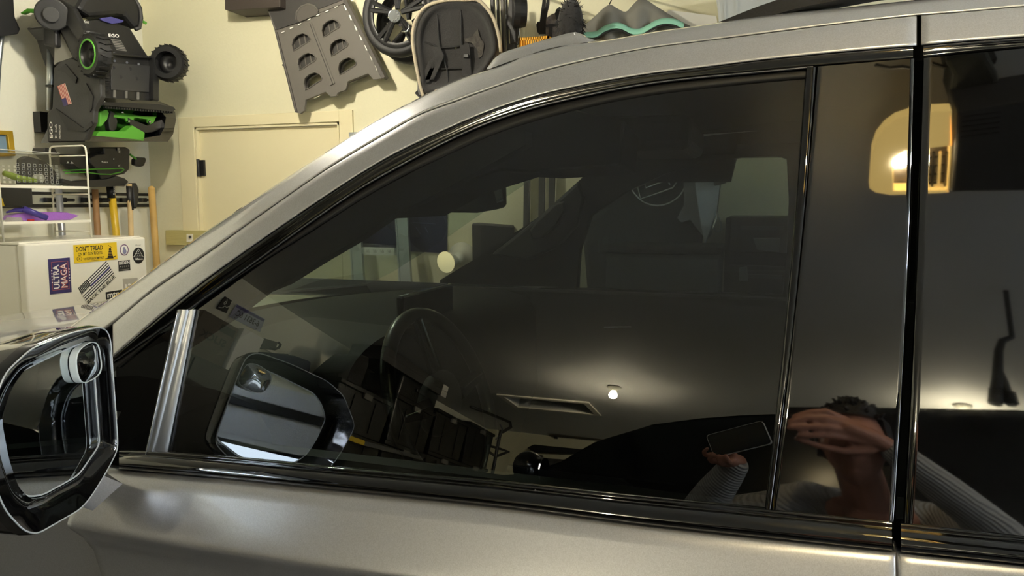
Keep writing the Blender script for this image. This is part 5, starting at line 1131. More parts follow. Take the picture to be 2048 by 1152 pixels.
def facebox(name, pts, X, depth, m_, label, cat, bev=.004, group=None, zz=None):
    q = RXs(pts, X); ys = [p.y for p in q]; zs = [p.z for p in q]; y0_, y1_, z0_, z1_ = min(ys), max(ys), zz[0], min(max(zs), zz[1])
    t = thing(name, (X-depth/2, (y0_+y1_)/2, z0_), label, cat, group)
    M().box((X-depth, y0_, z0_), (X, y1_, z1_)).obj('body', m_, t, bevel=bev); return t, (y0_, y1_, z0_, z1_)
czt = RX(430, 735, -3.12).z
cardg = mat('grey_card', (112, 104, 92), .8, bump=.1, scale=40)
t, (y0_, y1_, z0_, z1_) = facebox('cardboard_box', [(392, 640), (462, 652), (440, 730), (380, 720)], -3.12, .3, cardg, 'grey printed cardboard box on the cabinet below the small black sign', 'box', zz=(czt, zs_-.04))
text('print', 'SLICK', [(-3.12, y0_+.05, z0_+(z1_-z0_)*.45), (-3.12, y1_-.05, z0_+(z1_-z0_)*.45), (-3.12, y0_+.05, z0_+(z1_-z0_)*.62), (-3.12, y1_-.05, z0_+(z1_-z0_)*.62)], m_ink, t, .03)
plate('print', [(-3.118, y0_+.02, z1_-.09), (-3.118, y0_+.02+(y1_-y0_)*.4, z1_-.09), (-3.118, y0_+.02, z1_-.03), (-3.118, y0_+.02+(y1_-y0_)*.4, z1_-.03)], m_ink, t)
t, (y0_, y1_, z0_, z1_) = facebox('paper_box', [(484, 656), (524, 678), (500, 702), (470, 704)], -3.10, .28, m_print, 'white folded paper box next to the printed cardboard box', 'box', zz=(czt, zs_-.04))
cb0 = y0_-.05
M().prism([(-3.099, y0_+.03, z0_+.12), (-3.099, y0_+.12, z0_+.03), (-3.099, y0_+.16, z0_+.12)], (.001, 0, 0)).obj('print', m_ink, t)
uc = thing('utility_cabinet', (-3.28, cb0, 0), 'tall black cabinet on the front wall under the printed cardboard box', 'cabinet')
M().box((XF+.002, cb0, .02), (-3.06, cb0+1.15, czt-.001)).obj('carcass', m_blk, uc, bevel=.004)
for k in (0, 1):
    dq = M().box((-3.058, cb0+.01+k*.57, .05), (-3.04, cb0+.565+k*.57, czt-.02)).obj('door', m_blk, uc, bevel=.003); M().box((-3.038, cb0+.50+k*.13, 1.0), (-3.02, cb0+.515+k*.13, 1.2)).obj('handle', m_satin, dq)
t = thing('wall_hook', (XF+.05, RX(540, 690, XF).y, RX(540, 690, XF).z), 'black block with a curved hook right of the white paper box', 'hook')
prism('block', RXs([(478+35, 676), (541, 684), (536, 700), (508, 698)], XF+.002), (.06, 0, 0), m_blk, t, bevel=.004)
M().tube(RXs([(534, 697), (545, 699), (553, 696), (557, 690), (552, 685)], XF+.06), .012, 8).obj('hook', m_blk, t, smooth=True)
# rack of black totes, coats and long boxes along the near end of the front wall
KX = -2.95
tote_m = mat('tote_black', (19, 19, 20), .4, bump=.05, scale=80)
lbls = ['black tote nearest the mirrored door mirror, upper row of the rack', 'black tote under the long white-ended boxes, upper row', 'black tote with a ribbed front in the middle of the upper row', 'black tote at the far end of the upper row']
T4 = [[(672, 762), (785, 792), (765, 885), (668, 862)], [(787, 792), (870, 818), (850, 908), (772, 886)], [(872, 818), (930, 840), (925, 925), (856, 908)], [(932, 842), (985, 862), (975, 938), (930, 926)]]
zsR = []
for i, pts in enumerate(T4):
    q = RXs(pts, KX); y0_, y1_ = min(p.y for p in q)+.01, max(p.y for p in q)-.01; z1_ = (q[0].z+q[1].z)/2; z0_ = (q[2].z+q[3].z)/2
    zsR.append((y0_, y1_, z0_, z1_))
yy = [zsR[0][1]]+[(zsR[i][0]+zsR[i+1][1])/2 for i in range(3)]+[zsR[3][0]]
zT = [z[3]-.02 for z in zsR]; zB = [max(z[2], 1.72) for z in zsR]; DK = 1.18
def tote(i, y1_, y0_, z0_, z1_, label, grp):
    t = thing('storage_tote', (KX-.25, (y0_+y1_)/2, z0_), label, 'tote', grp)
    y0_ += .02; y1_ -= .02
    M().prism([(KX, y0_+.03, z0_), (KX, y1_-.03, z0_), (KX, y1_, z1_-.05), (KX, y0_, z1_-.05)], (-.49, 0, 0)).obj('tub', tote_m, t, bevel=.012)
    M().box((KX-.505, y0_-.008, z1_-.05), (KX+.015, y1_+.008, z1_-.002)).obj('lid', tote_m, t, bevel=.008)
    yc = (y0_+y1_)/2
    M().box((KX+.002, yc-.06, z1_-.10), (KX+.025, yc+.06, z1_-.04)).obj('latch', mat('latch_grey', (120, 118, 112), .4), t, bevel=.005)
    for k in (-1, 1): M().box((KX-.0, yc+k*.16-.012, z0_+.05), (KX+.012, yc+k*.16+.012, z1_-.09)).obj('rib', tote_m, t, bevel=.003)
for i in range(4):
    tote(i, yy[i], yy[i+1], zB[i], zT[i], lbls[i], 'black totes on the rack')
    tote(i, yy[i], yy[i+1], DK, zB[i]-.001, 'black tote in the lower row, below the '+['one nearest the mirrored door mirror', 'one under the long white-ended boxes', 'ribbed middle one', 'one at the far end'][i], 'black totes on the rack')
rk = thing('storage_rack', (KX-.25, (yy[0]+yy[4])/2, 0), 'dark metal rack holding the black totes by the front wall', 'rack')
for z in (DK-.002, .60): M().box((KX-.52, yy[4]-.05, z-.05), (KX+.0, yy[0]+.05, z)).obj('deck', m_blk, rk)
for y in (yy[0]+.03, yy[4]-.03):
    for x in (KX-.03, KX-.51): M().box((x, y-.018, 0), (x+.03, y+.018, DK-.003)).obj('post', m_blk, rk)
sp2 = thing('tie_strap', (KX+.02, (yy[1]+yy[0])/2, zB[0]-.06), 'yellow and grey strap stretched across the fronts of the black totes', 'strap')
M().box((KX+.03, (yy[1]+yy[0])/2-.1, zB[0]-.09), (KX+.04, yy[0]+.05, zB[0]-.04)).obj('yellow_strip', m_yel, sp2)
M().prism([(KX+.03, yy[2]+.1, zB[1]-.09), (KX+.03, (yy[1]+yy[0])/2-.1, zB[0]-.09), (KX+.03, (yy[1]+yy[0])/2-.1, zB[0]-.04), (KX+.03, yy[2]+.1, zB[1]-.05)], (.01, 0, 0)).obj('grey_strip', m_satin, sp2)
cs_ = thing('flat_case', (KX-.2, (yy[1]+yy[2])/2, zT[1]), 'black flat case between the totes and the long white-ended boxes', 'case')
M().box((KX-.40, yy[2]+.03, zT[1]+.001), (KX-.01, yy[1]-.03, 2.615)).obj('body', tote_m, cs_, bevel=.02); M().box((KX-.01, yy[2]+.3, 2.50), (KX+.012, yy[1]-.3, 2.54)).obj('handle', m_blk, cs_, bevel=.006)
for k, nm in enumerate(('lower', 'upper')):
    z = 2.616+k*.081; y0_ = yy[2]+.02; y1_ = yy[1]+.42
    t = thing('long_box', (KX-.2, (y0_+y1_)/2, z), nm+' of the two long dark boxes with white ends lying above the totes', 'box', 'long boxes lying on the totes')
    M().box((KX-.35, y0_+.021, z), (KX+.02, y1_, z+.08)).obj('sleeve', m_dgrey, t, bevel=.004); M().box((KX-.35, y0_-.10, z), (KX+.02, y0_+.02, z+.08)).obj('white_end', mat('foam_white', (206, 202, 192), .8, bump=.6, scale=20, var=.25), t, bevel=.008)
q = RXs([(500, 800), (504, 722), (520, 712), (545, 706), (590, 712), (622, 724), (634, 750), (636, 830)], -3.22)
q = [V((p.x, max(p.y, yy[0]+.04), p.z)) for p in q]
ct = thing('coat', tuple(q[-1]), 'navy coat hung on the front wall beside the rack of totes', 'coat')
prism('cloth', q, (-.20, 0, 0), m_navy, ct, bevel=.04, seg=3); p = q[4]; M().cyl(p+V((-.1, 0, 0)), V((XF+.001, p.y, p.z)), .012).obj('wall_hook', m_blk, ct)
hb = RXs([(640, 790), (650, 735), (700, 726), (720, 710), (738, 714), (741, 735), (735, 770)], KX-.05); hb = [V((p.x, min(p.y, yy[0]-.04), max(p.z, zT[0]+.001))) for p in hb]; hb[0].z = hb[-1].z = zT[0]+.001
hb = [V((p.x, max(p.y, yy[1]+.45), p.z)) for p in hb]
tag(prism('holdall', hb, (-.30, 0, 0), m_fab, bevel=.04, seg=3), 'black padded bag lying on the totes beside the navy coat', 'bag')
# bicycle frame standing beyond the totes
bk = thing('bicycle_rack', (-2.9, RX(1000, 860, -2.8).y, 0), 'thin dark tube stand with a pale curved handle beyond the totes', 'stand')
M().tube(RXs([(940, 815), (975, 828), (1018, 846), (1020, 856), (1003, 866)], -2.8), .022, 8).obj('top_tube', m_blk, bk, smooth=True)
M().tube(RXs([(998, 850), (1003, 860), (998, 872), (990, 880)], -2.78), .010, 8).obj('curved_handle', m_satin, bk, smooth=True)
p_ = RX(1000, 862, -2.8); M().cyl((p_.x, p_.y, 0), p_, .02).obj('stand_post', m_blk, bk)
M().tube(RXs([(975, 893), (1000, 900), (1015, 905), (990, 915), (975, 905)], -2.8), .02, 8).obj('pedal_arm', m_dgrey, bk)
# skis and rods racked on the near wall
m_br = mat('worn_brown', (70, 60, 48), .6)
for i, (pts, m3, lab) in enumerate((([(1062, 838), (1072, 836), (1180, 847), (1344, 862), (1340, 868), (1180, 858), (1075, 848)], m_blk, 'long black ski bag, topmost on the near wall rack'),
        ([(1085, 862), (1100, 858), (1200, 868), (1245, 880), (1200, 884), (1100, 874)], m_br, 'brown tapered case, second on the near wall rack'),
        ([(1056, 900), (1070, 893), (1190, 905), (1190, 912), (1070, 908)], m_blk, 'short black case, third on the near wall rack'),
        ([(1050, 926), (1070, 918), (1150, 925), (1140, 936), (1060, 936)], m_dgrey, 'dark case, lowest on the near wall rack'))):
    t = thing('long_case', RY(pts[0][0], pts[0][1], YN+.1), lab, 'case', 'cases racked on the near wall')
    prism('case', RYs(pts, YN+.06), (0, .10, 0), m3, t, bevel=.015)
    for x in (pts[0][0]+25, pts[2][0]-15):
        a_ = RY(x, pts[2][1], YN+.06); M().box((a_.x-.02, YN+.001, a_.z-.09), (a_.x+.02, YN+.05, a_.z-.06)).obj('wall_peg', m_blk, t)
# garage door opener above the car, its rail running to the rear
OZ_ = 2.50
def RZs(pts, Z): return [RZ(x, y, Z) for x, y in pts]
lens = RZs([(1746, 372), (1748, 296), (1756, 268), (1772, 248), (1792, 234), (1840, 220), (1903, 220), (1908, 300), (1908, 384), (1790, 386), (1758, 380)], OZ_)
boxp = RZs([(1911, 220), (2120, 196), (2340, 180), (2340, 400), (2060, 382), (1911, 380)], OZ_)
op = thing('garage_door_opener', (boxp[0].x+.15, boxp[0].y, OZ_), 'dark ceiling mounted door opener with a cream lamp cover above the silver car', 'door opener')
mh_ = prism('motor_housing', [p+V((0, 0, -.01)) for p in boxp], (0, 0, .16), m_dgrey, op, bevel=.008)
for k in range(5): prism('vent_slot', RZs([(1925+k*0, 232+k*10), (2000, 226+k*10), (2000, 229+k*10), (1925, 235+k*10)], OZ_-.012), (0, 0, -.002), m_blk2, op)
win_ = RZs([(1796, 376), (1793, 330), (1800, 306), (1815, 296), (1904, 290), (1904, 378)], OZ_)
cov = prism('lamp_cover', lens, (0, 0, .045), mat('lamp_cover_cream', (255, 216, 128), .45, emit=2.6), op, holes=[win_], bevel=.006)
prism('lamp_recess', [p+V((0, 0, .05)) for p in win_], (0, 0, .004), m_br, op)
M().ball(RZ(1806, 318, OZ_+.018), .016, 16, (1.2, 1, 1)).obj('bulb', mat('opener_bulb', (255, 232, 180), emit=2500), op, smooth=True)
for k in range(6):
    x = 1830+k*13; prism('louvre', RZs([(x, 300), (x+5, 299), (x+6, 374), (x+1, 375)], OZ_+.03), (0, 0, -.012), m_blk if k % 2 else MATS['lamp_cover_cream'], op)
for k in range(4): prism('louvre', RZs([(1826, 312+k*17), (1902, 308+k*17), (1902, 311+k*17), (1826, 315+k*17)], OZ_+.034), (0, 0, -.006), m_blk, op)
xm = max(p.x for p in boxp); ym = sum(p.y for p in boxp)/len(boxp)
M().box((xm, ym-.02, OZ_+.05), (XR-.1, ym+.02, OZ_+.10)).obj('drive_rail', m_satin, op)
for x in (boxp[0].x+.06, xm-.06): M().box((x, ym-.012, OZ_+.15), (x+.03, ym+.012, HC-.001)).obj('hanger_strap', m_satin, op)
# dark duffel hung from the ceiling beyond the opener and loose cable
df = thing('ceiling_duffel', RZ(1945, 165, 2.62), 'dark green duffel strapped to the ceiling beyond the door opener', 'duffel bag')
pts = RZs([(1895, 205), (1900, 150), (1880, 118), (1925, 108), (1965, 112), (1990, 150), (2000, 190), (1960, 205)], 2.62)
prism('duffel_body', [p+V((0, .0, 0)) for p in pts], (0, 0, .14), mat('olive_cloth', (44, 46, 38), .9, bump=.6, scale=30), df, bevel=.02)
for p in (pts[1], pts[5]): M().box((p.x-.01, p.y-.01, 2.70), (p.x+.01, p.y+.01, HC-.001)).obj('strap', m_blk, df)
M().tube([p+V((0, 0, 0)) for p in RZs([(1746, 126), (1775, 132), (1800, 130), (1828, 136), (1850, 124), (1900, 138), (1950, 142)], 2.70)]+[V((RZ(1950, 142, 2.7).x, RZ(1950, 142, 2.7).y, HC-.002))], .006, 6).obj('loose_cable', m_blk, df)
# ribbed black straps hanging over the rear of the black vehicle
hs3 = thing('hanging_straps', (RZ(2010, 740, 2.35).x, RZ(2010, 740, 2.35).y, 2.2), 'pair of ribbed dark straps hanging from the ceiling over the black vehicle', 'straps')
for k, pts in enumerate(([(2040, 672), (2020, 680), (2012, 700), (2006, 750), (1996, 806)], [(2012, 740), (2018, 760), (2030, 808)])):
    a_ = [RY(x, y, -1.0-.0*k) for x, y in pts]
    m3 = M().tube(a_, [.012, .016, .018, .022, .028][:len(a_)], 10)
    for j in range(5): c_ = a_[-2].lerp(a_[-1], .5+.1*j); m3.ball(c_, .031, 10, (1, 1, .25))
    m3.obj('strap', m_rub, hs3)
p0 = RY(2040, 672, -1.0); M().tube([p0, V((p0.x+.03, p0.y, HC-.001))], .012, 8).obj('strap_top', m_rub, hs3)

# ================================================================== black vehicle parked on the other side of the photographer
nv = thing('black_vehicle', (.2, -2.0, 0), 'large black car parked behind the photographer, mirrored across the glass', 'car')
m_nb = mat('black_paint', (4, 4, 5), .10, coat=1)
m_ng = mat('vehicle_dark_glass', (5, 5, 6), .22)
NY, NW = -1.02, -3.0; NC = (NY+NW)/2
sil = [(1000, 962), (1060, 948), (1120, 925), (1190, 884), (1300, 851), (1400, 838), (1480, 832), (1560, 829), (1700, 826), (1830, 823), (2040, 816)]
rfp = [RY(x, y, NY-.16) for x, y in sil]
Xr = 2.0
roofz = [(p.x, p.z) for p in rfp]
roofz = [(-1.28, 1.40)]+[p for p in roofz if p[0] > -1.12]+[(Xr, roofz[-1][1]-.0), (Xr+.5, roofz[-1][1]-.10)]
def nrow(xz, f):                                       # cross-section across the vehicle
    x, z = xz; n_ = 17; r = []
    for j in range(n_):
        t = j/(n_-1); u = abs(2*t-1); r.append(V((x, NY-.16+(NW+.16-NY+.16)*t, z+f*(1-u**2))))
    return r
grid('roof', [nrow(p, .05) for p in roofz if p[0] > -.55], m_nb, nv)
ap = [p for p in roofz if p[0] <= -.5]
grid('windshield', [[V((p.x-.14*(1-(2*j/16-1)**2), p.y, p.z)) for j, p in enumerate(nrow(x, .03))] for x in ap], m_ng, nv)
zb2 = 1.40
side_x = [-1.28]+[p[0] for p in roofz[1:]]
for sgn in (0, 1):
    Yt = NY-.16 if not sgn else NW+.16; Yb = NY-.02 if not sgn else NW+.02; d = 1 if not sgn else -1
    grid('side_window', [[V((x, Yb, min(zb2, z-.002))), V((x, Yb-d*.05, min(zb2, z)+(z-min(zb2, z))*.4)), V((x, Yt, z-.03))] for x, z in roofz], m_ng, nv, smooth=True)
    grid('cantrail', [[V((x, Yt+d*.004, z-.05)), V((x, Yt+d*.006, z-.02)), V((x, Yt-d*.02, z+.005))] for x, z in roofz], m_nb, nv)
    grid('body_side', [[V((x, y-d*ex, z)) for y, z in ((Yb-d*.0, 1.42), (Yb+d*.02, 1.34), (Yb+d*.035, 1.15), (Yb+d*.02, .9), (Yb+d*.03, .6), (Yb-d*.03, .40))] for x, ex in ((-2.62, .25), (-2.5, .08), (-2.0, .0), (-1.28, 0), (0, 0), (1.3, 0), (2.4, .0), (2.6, .1))], m_nb, nv)
    for x in (-.05, 1.0):
        M().box((x-.012, Yb-.004 if d < 0 else Yb-.01, zb2), (x+.03, Yb+.006, 1.98)).obj('window_pillar', m_gloss, nv) if False else None
        hdl = M().tube([(x+.02, Yb+d*.03, 1.22), (x+.05, Yb+d*.065, 1.225), (x+.20, Yb+d*.065, 1.225), (x+.23, Yb+d*.03, 1.22)], .011, 8).obj('door_handle', m_chrome, nv, smooth=True)
    for x in (-1.85, 1.75):
        wn_ = M().lathe([(.22, 0), (.34, -.01), (.41, .03), (.41, .2), (.22, .24), (.22, 0)], (x, Yb+d*.03, .41), (0, -d, 0), 36, cap=False).obj('wheel', m_rub, nv, smooth=True)
        mm = M()
        for k in range(6):
            a_ = 2*pi*k/6; u = V((cos(a_), 0, sin(a_))); w2 = V((-sin(a_), 0, cos(a_))); c_ = V((x, Yb+d*.0, .41)); mm.prism([c_+u*.04-w2*.025, c_+u*.25-w2*.035, c_+u*.25+w2*.035, c_+u*.04+w2*.025], (0, -.02*d, 0))
        mm.obj('rim', m_satin, wn_)
    mr = M().ball((-.92, Yb+d*.14, 1.46), .12, 16, (.55, 1.0, .8)).obj('side_mirror', m_nb, nv, smooth=True)
    M().cyl((-.92, Yb-d*.02, 1.40), (-.92, Yb+d*.08, 1.44), .03).obj('mirror_stalk', m_nb, mr)
    M().cyl((-.855, Yb+d*.14, 1.46), (-.85, Yb+d*.14, 1.46), .07).obj('mirror_glass', m_mirror, mr)
grid('hood', [[V((x, p.y*1.0, z+.03*(1-(2*j/16-1)**2))) for j, p in enumerate(nrow((0, 0), 0))] for x, z in ((-1.25, 1.40), (-1.7, 1.37), (-2.2, 1.32), (-2.5, 1.26), (-2.62, 1.15))], m_nb, nv)
M().box((-2.64, NW+.25, .5), (-2.54, NY-.25, 1.15)).obj('grille', m_blk, nv, bevel=.03)
for y in (NY-.26, NW+.26): M().box((-2.65, y-.12, 1.0), (-2.55, y+.12, 1.12)).obj('headlight', m_chrome, nv, bevel=.02)
M().box((2.48, NW+.16, .45), (2.56, NY-.16, 1.95)).obj('tailgate', m_nb, nv, bevel=.04)
M().box((-2.5, NW+.12, .28), (2.4, NY-.12, .55)).obj('underbody', m_blk2, nv)
for x in (.0,): M().box((-1.2, NW+.2, .56), (2.4, NY-.2, 1.3)).obj('cabin_floor', m_blk2, nv)

# ================================================================== the photographer between the two cars
PN = thing('person', (.32, -.46, 0), 'dark haired person in a grey ribbed knit top holding a phone, mirrored in the glass', 'person')
def capsule(m_, pts, rs, n=14):
    P = [V(p) for p in pts]; out = []; rr = []
    for i in range(len(P)-1):
        k = max(2, int((P[i+1]-P[i]).length/.02))
        for j in range(k): out.append(P[i].lerp(P[i+1], j/k)); rr.append(rs[i]*(1-j/k)+rs[i+1]*j/k)
    out.append(P[-1]); rr.append(rs[-1]); m_.tube(out, rr, n); 
    for p, r in zip(P, rs): m_.ball(p, r, n)
def fuse(name, m_, mt, vox, sm_, parent):
    o = m_.obj(name, mt, parent, smooth=True); r = o.modifiers.new('remesh', 'REMESH'); r.mode = 'VOXEL'; r.voxel_size = vox; r.use_smooth_shade = True
    s = o.modifiers.new('smooth', 'SMOOTH'); s.iterations = sm_; s.factor = .5; return o
HCn = V((.255, -.19, 1.565)); hf = V((-.22, .95, -.06)).normalized(); hr = hf.cross(V((0, 0, 1))).normalized(); hu = hr.cross(hf)
def hd(x, y, z): return HCn+hr*x+hf*y+hu*z          # head frame: right, front, up
def head(m_):
    v = []; f = []; n_, k_ = 44, 32
    for i in range(k_+1):
        t = pi*i/k_
        for j in range(n_):
            a_ = 2*pi*j/n_; x = sin(t)*cos(a_); y = sin(t)*sin(a_); z = cos(t)
            w_ = 1-.26*max(0, -z)**1.3-.05*max(0, z); d_ = 1-.18*max(0, -z-.1) if y > 0 else 1-.35*max(0, -z-.1)
            X_, Y_, Z_ = .076*x*w_, .096*y*d_, .120*z
            if y > 0:
                nx = math.exp(-(X_/.013)**2); Y_ += .026*nx*math.exp(-((Z_+.018)/.016)**2)*(1 if Z_ < .02 else 0)+.010*nx*math.exp(-((Z_-.004)/.022)**2)
                for e in (-1, 1): Y_ -= .011*math.exp(-((X_-e*.030)/.014)**2-((Z_-.008)/.011)**2)
                Y_ += .006*math.exp(-(X_/.045)**2-((Z_-.030)/.009)**2)
                Y_ += .007*math.exp(-(X_/.022)**2-((Z_+.056)/.006)**2)+.007*math.exp(-(X_/.020)**2-((Z_+.070)/.006)**2)-.005*math.exp(-(X_/.024)**2-((Z_+.063)/.0025)**2)
                Y_ += .010*math.exp(-(X_/.020)**2-((Z_+.098)/.014)**2)
            v.append(hd(X_*1.12, Y_*1.08, Z_*1.12))
    for i in range(k_):
        for j in range(n_): f.append((i*n_+j, i*n_+(j+1) % n_, (i+1)*n_+(j+1) % n_, (i+1)*n_+j))
    m_.add(v, f)
    for e in (-1, 1): m_.lathe([(.002, -.006), (.014, -.005), (.021, .002), (.022, .008), (.015, .010), (.002, .005)], hd(e*.084, -.008, -.004), hr*e+hf*-.3, 16, cap=False)
sk = M(); head(sk)
nb = V((.30, -.31, 1.395))
capsule(sk, [hd(0, -.02, -.06), nb, V((.31, -.42, 1.36))], [.060, .064, .075])
SL, SR = V((.15, -.42, 1.385)), V((.485, -.46, 1.375)); EL, ER = V((-.16, -.27, 1.27)), V((.60, -.22, 1.335)); WL, WR = V((-.045, -.10, 1.455)), V((.325, -.10, 1.548))
pel = V((.33, -.50, .95)); che = V((.315, -.45, 1.25))
capsule(sk, [che, pel], [.10, .11]); capsule(sk, [nb-V((0, .02, .05)), che], [.07, .10])
for s_, e_, w_ in ((SL, EL, WL), (SR, ER, WR)):
    capsule(sk, [nb-V((0, .03, .06)), s_], [.06, .055]); capsule(sk, [s_, e_, w_], [.05, .038, .026])
for d_ in (-1, 1): capsule(sk, [pel+V((d_*.09, 0, 0)), pel+V((d_*.11, .02, -.45)), pel+V((d_*.11, -.02, -.86))], [.085, .055, .04])
# hands
RT2 = RT*cos(.33)+UP*sin(.33); UP2 = UP*cos(.33)-RT*sin(.33)
PH = CAM-RT2*.058-UP2*.020-FW*.0065                      # phone centre: just behind the lens
def pf(x, y, z): return PH+RT2*x+UP2*y-FW*z               # phone frame (z towards the person)
def hand(w_, knuck, tips, rads, thumb):
    capsule(sk, [w_, w_.lerp(knuck[1], .45), (knuck[1]+knuck[2])/2], [.026, .028, .022])
    for k, t, r in zip(knuck, tips, rads):
        capsule(sk, [w_.lerp(k, .35), k], [.017, .0115], 10)
        capsule(sk, [k]+t, [r*1.1]+[r*1.0-.0006*i for i in range(len(t))], 10)
    capsule(sk, thumb, [.016, .0115, .0100, .0085][:len(thumb)], 10)
# right hand: fingers reach flat toward the right end of the phone
kR = [V((.215, -.055, 1.608)), V((.220, -.05, 1.588)), V((.224, -.052, 1.567)), V((.226, -.06, 1.547))]
tR = [[V((.170, -.028, 1.618)), V((.125, -.022, 1.604)), V((.095, -.020, 1.586))],
      [V((.168, -.024, 1.592)), V((.118, -.016, 1.582)), V((.082, -.012, 1.566))],
      [V((.172, -.026, 1.566)), V((.122, -.016, 1.556)), V((.080, -.008, 1.546))],
      [V((.180, -.036, 1.543)), V((.140, -.026, 1.534)), V((.105, -.018, 1.528))]]
hand(WR, kR, tR, [.0108, .0112, .0108, .0095], [V((.285, -.095, 1.530)), V((.215, -.075, 1.508)), V((.150, -.055, 1.510)), V((.100, -.035, 1.520))])
# left hand: palm under the left end, fingers curled over its edges
kL = [pf(-.050, -.052, .030), pf(-.068, -.046, .032), pf(-.086, -.036, .032), pf(-.100, -.020, .030)]
tL = [[pf(-.050, -.062, .012), pf(-.048, -.058, -.006), pf(-.046, -.044, -.0135)],
      [pf(-.072, -.060, .010), pf(-.070, -.056, -.008), pf(-.064, -.040, -.0135)],
      [pf(-.096, -.046, .008), pf(-.094, -.040, -.009), pf(-.078, -.028, -.0135)],
      [pf(-.108, -.020, .008), pf(-.102, -.012, -.008), pf(-.086, -.006, -.0125)]]
hand(WL, kL, tL, [.0090, .0094, .0088, .0078], [WL.lerp(kL[0], .4), pf(-.040, -.036, .036), pf(-.034, -.010, .022), pf(-.030, .010, .0135)])
body_ = fuse('body', sk, m_skin, .0050, 4, PN)
# eyes
for e in (-1, 1):
    M().ball(hd(e*.033, .086, .008), .0125, 14).obj('eye', mat('eye_white', (232, 228, 222), .2), PN, smooth=True)
    M().ball(hd(e*.033-.001, .0965, .007), .0045, 10, (1, .5, 1)).obj('iris', m_blk2, PN, smooth=True)
    M().tube([hd(e*.018, .107, .031), hd(e*.033, .106, .037), hd(e*.050, .096, .032)], [.002, .003, .0015], 6).obj('eyebrow', m_blk2, PN)
# hair cap with tufts
hm = M(); v = []; f = []; n_, k_ = 40, 14
for i in range(k_+1):
    for j in range(n_):
        a_ = 2*pi*j/n_; lim = 1.9 if sin(a_) < .2 else 1.02+.0*sin(a_); t = lim*i/k_
        nz = noise.noise(V((cos(a_)*3, sin(a_)*3, t*4)))*.010
        v.append(hd((.100+nz)*sin(t)*cos(a_), (.118+nz)*sin(t)*sin(a_)-.006, (.154+nz*1.5)*cos(t)))
for i in range(k_):
    for j in range(n_): f.append((i*n_+j, i*n_+(j+1) % n_, (i+1)*n_+(j+1) % n_, (i+1)*n_+j))
hm.add(v, f)
m_hair = mat('dark_hair', (24, 19, 16), .5, bump=.8, scale=60, stretch=(1, 1, 4))
hair = hm.obj('hair', m_hair, PN, smooth=True)
tf = M()
for k in range(90):
    a_ = random.random()*2*pi; t = random.random()*1.0; p = hd(.098*sin(t)*cos(a_), .116*sin(t)*sin(a_)-.006, .152*cos(t)); o_ = (p-HCn).normalized()
    q = p+o_*.014+hr*random.uniform(-.012, .012)+hf*.010*random.random(); tf.tube([p-o_*.004, p.lerp(q, .5)+o_*.004, q], [.007, .005, .0012], 6)
tf.obj('hair_tuft', m_hair, hair, smooth=True)['kind'] = 'stuff'
# sweater, trousers, shoes
sw_ = M()
ts = M()
capsule(ts, [nb+V((.0, -.03, -.06)), V((.31, -.44, 1.31)), che, pel+V((0, .0, .02))], [.075, .125, .135, .14], 20)
for d_ in (-1, 1): capsule(ts, [che+V((d_*.06, 0, .05)), pel+V((d_*.055, 0, .04))], [.12, .125], 18)
fuse('shirt', ts, mat('tan_jersey', (158, 138, 104), .9, bump=.1, scale=120), .010, 3, PN)
for s_, e_, w_ in ((SL, EL, WL), (SR, ER, WR)):
    c_ = e_.lerp(w_, .93); i_ = s_.lerp(nb, .35)-V((0, .03, .02))
    capsule(sw_, [i_, s_], [.078, .075], 16); capsule(sw_, [s_, s_.lerp(e_, .5), e_, e_.lerp(w_, .5), c_], [.072, .064, .060, .054, .040], 16)
    capsule(sw_, [i_, i_+V((0, -.03, -.35))], [.08, .09], 14)
capsule(sw_, [SL+V((.04, -.06, -.01)), SR+V((-.04, -.04, 0))], [.085, .085], 16)
m_rib = mat('ribbed_knit', (170, 169, 166), .95, sheen=.3)
nt = m_rib.node_tree; b = nt.nodes['Principled BSDF']; tc = nt.nodes.new('ShaderNodeTexCoord'); wv_ = nt.nodes.new('ShaderNodeTexWave'); wv_.inputs['Scale'].default_value = 38; wv_.bands_direction = 'DIAGONAL'
wv_.inputs['Distortion'].default_value = 2.0; wv_.inputs['Detail Scale'].default_value = .6; bu = nt.nodes.new('ShaderNodeBump'); bu.inputs['Strength'].default_value = .8; bu.inputs['Distance'].default_value = .006
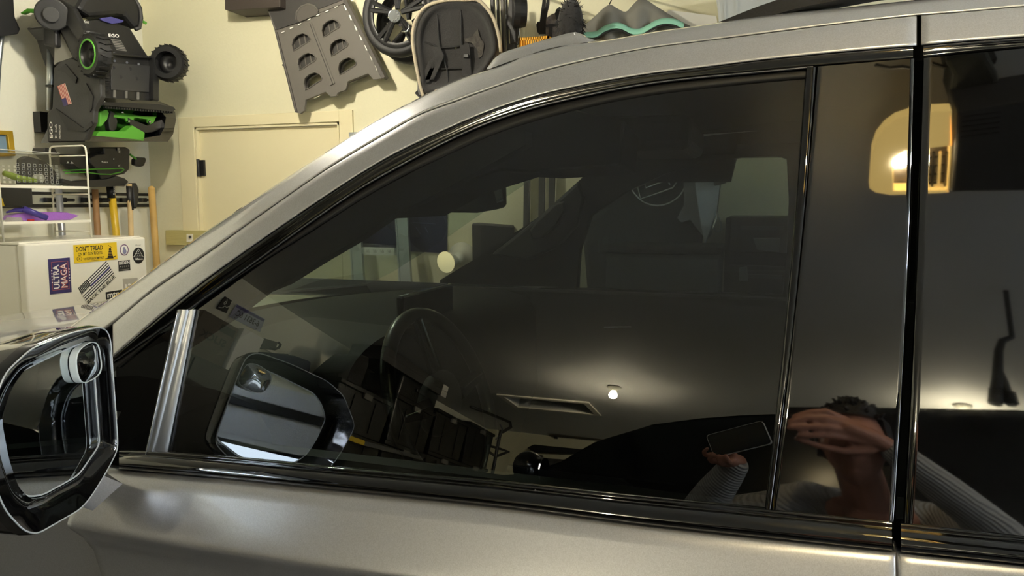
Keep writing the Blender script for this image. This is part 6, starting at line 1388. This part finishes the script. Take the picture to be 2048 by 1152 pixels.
nt.links.new(tc.outputs['Object'], wv_.inputs['Vector']); nt.links.new(wv_.outputs[0], bu.inputs['Height']); nt.links.new(bu.outputs[0], b.inputs['Normal'])
sweater = fuse('sweater', sw_, m_rib, .008, 3, PN)
for e_, w_ in ((EL, WL), (ER, WR)):
    a_ = e_.lerp(w_, .86); c_ = e_.lerp(w_, .97); M().tube([a_, a_.lerp(c_, .5), c_], [.040, .036, .034], 20).obj('cuff', m_rib, sweater, smooth=True)
tr_ = M()
for d_ in (-1, 1): capsule(tr_, [pel+V((d_*.075, 0, .03)), pel+V((d_*.11, .02, -.42)), pel+V((d_*.11, -.02, -.85))], [.125, .085, .068], 18)
fuse('trousers', tr_, mat('dark_denim', (34, 38, 50), .85, bump=.2, scale=120), .012, 3, PN)
for d_ in (-1, 1):
    c_ = pel+V((d_*.11, 0, -.95)); sm2 = M(); capsule(sm2, [c_+V((0, -.05, .05)), c_+V((0, .06, .045)), c_+V((0, .14, .035))], [.05, .046, .032], 14)
    fuse('shoe', sm2, m_blk, .008, 2, PN); 
# phone
ph = thing('phone', tuple(PH), 'white edged black phone in the photographer\'s hands, mirrored at the bottom of the front glass', 'phone')
def slab(w2, h2, z0, z1, r=.010, n_=6):
    pts = []
    for sx, sy, a0 in ((1, 1, 0), (-1, 1, 90), (-1, -1, 180), (1, -1, 270)):
        for k in range(n_+1):
            a_ = radians(a0+90*k/n_); pts.append(pf(sx*(w2-r)+r*cos(a_), sy*(h2-r)+r*sin(a_), z0))
    return pts, -FW*(z1-z0)
p_, v_ = slab(.081, .0385, -.0045, .0040); prism('frame', p_, v_, mat('phone_frame_white', (225, 228, 232), .3, metal=.3), ph, bevel=.001)
p_, v_ = slab(.0795, .037, -.0049, -.0046); prism('back_glass', p_, v_, mat('phone_back_dark', (30, 34, 44), .15, coat=.5), ph)
p_, v_ = slab(.0795, .037, .0041, .0045); prism('screen', p_, v_, m_gloss, ph)
cbp = [pf(x, y, -.0049) for x, y in ((.066, .012), (.078, .012), (.078, .036), (.066, .036))]
prism('camera_plate', cbp, FW*.0008, m_gloss, ph)
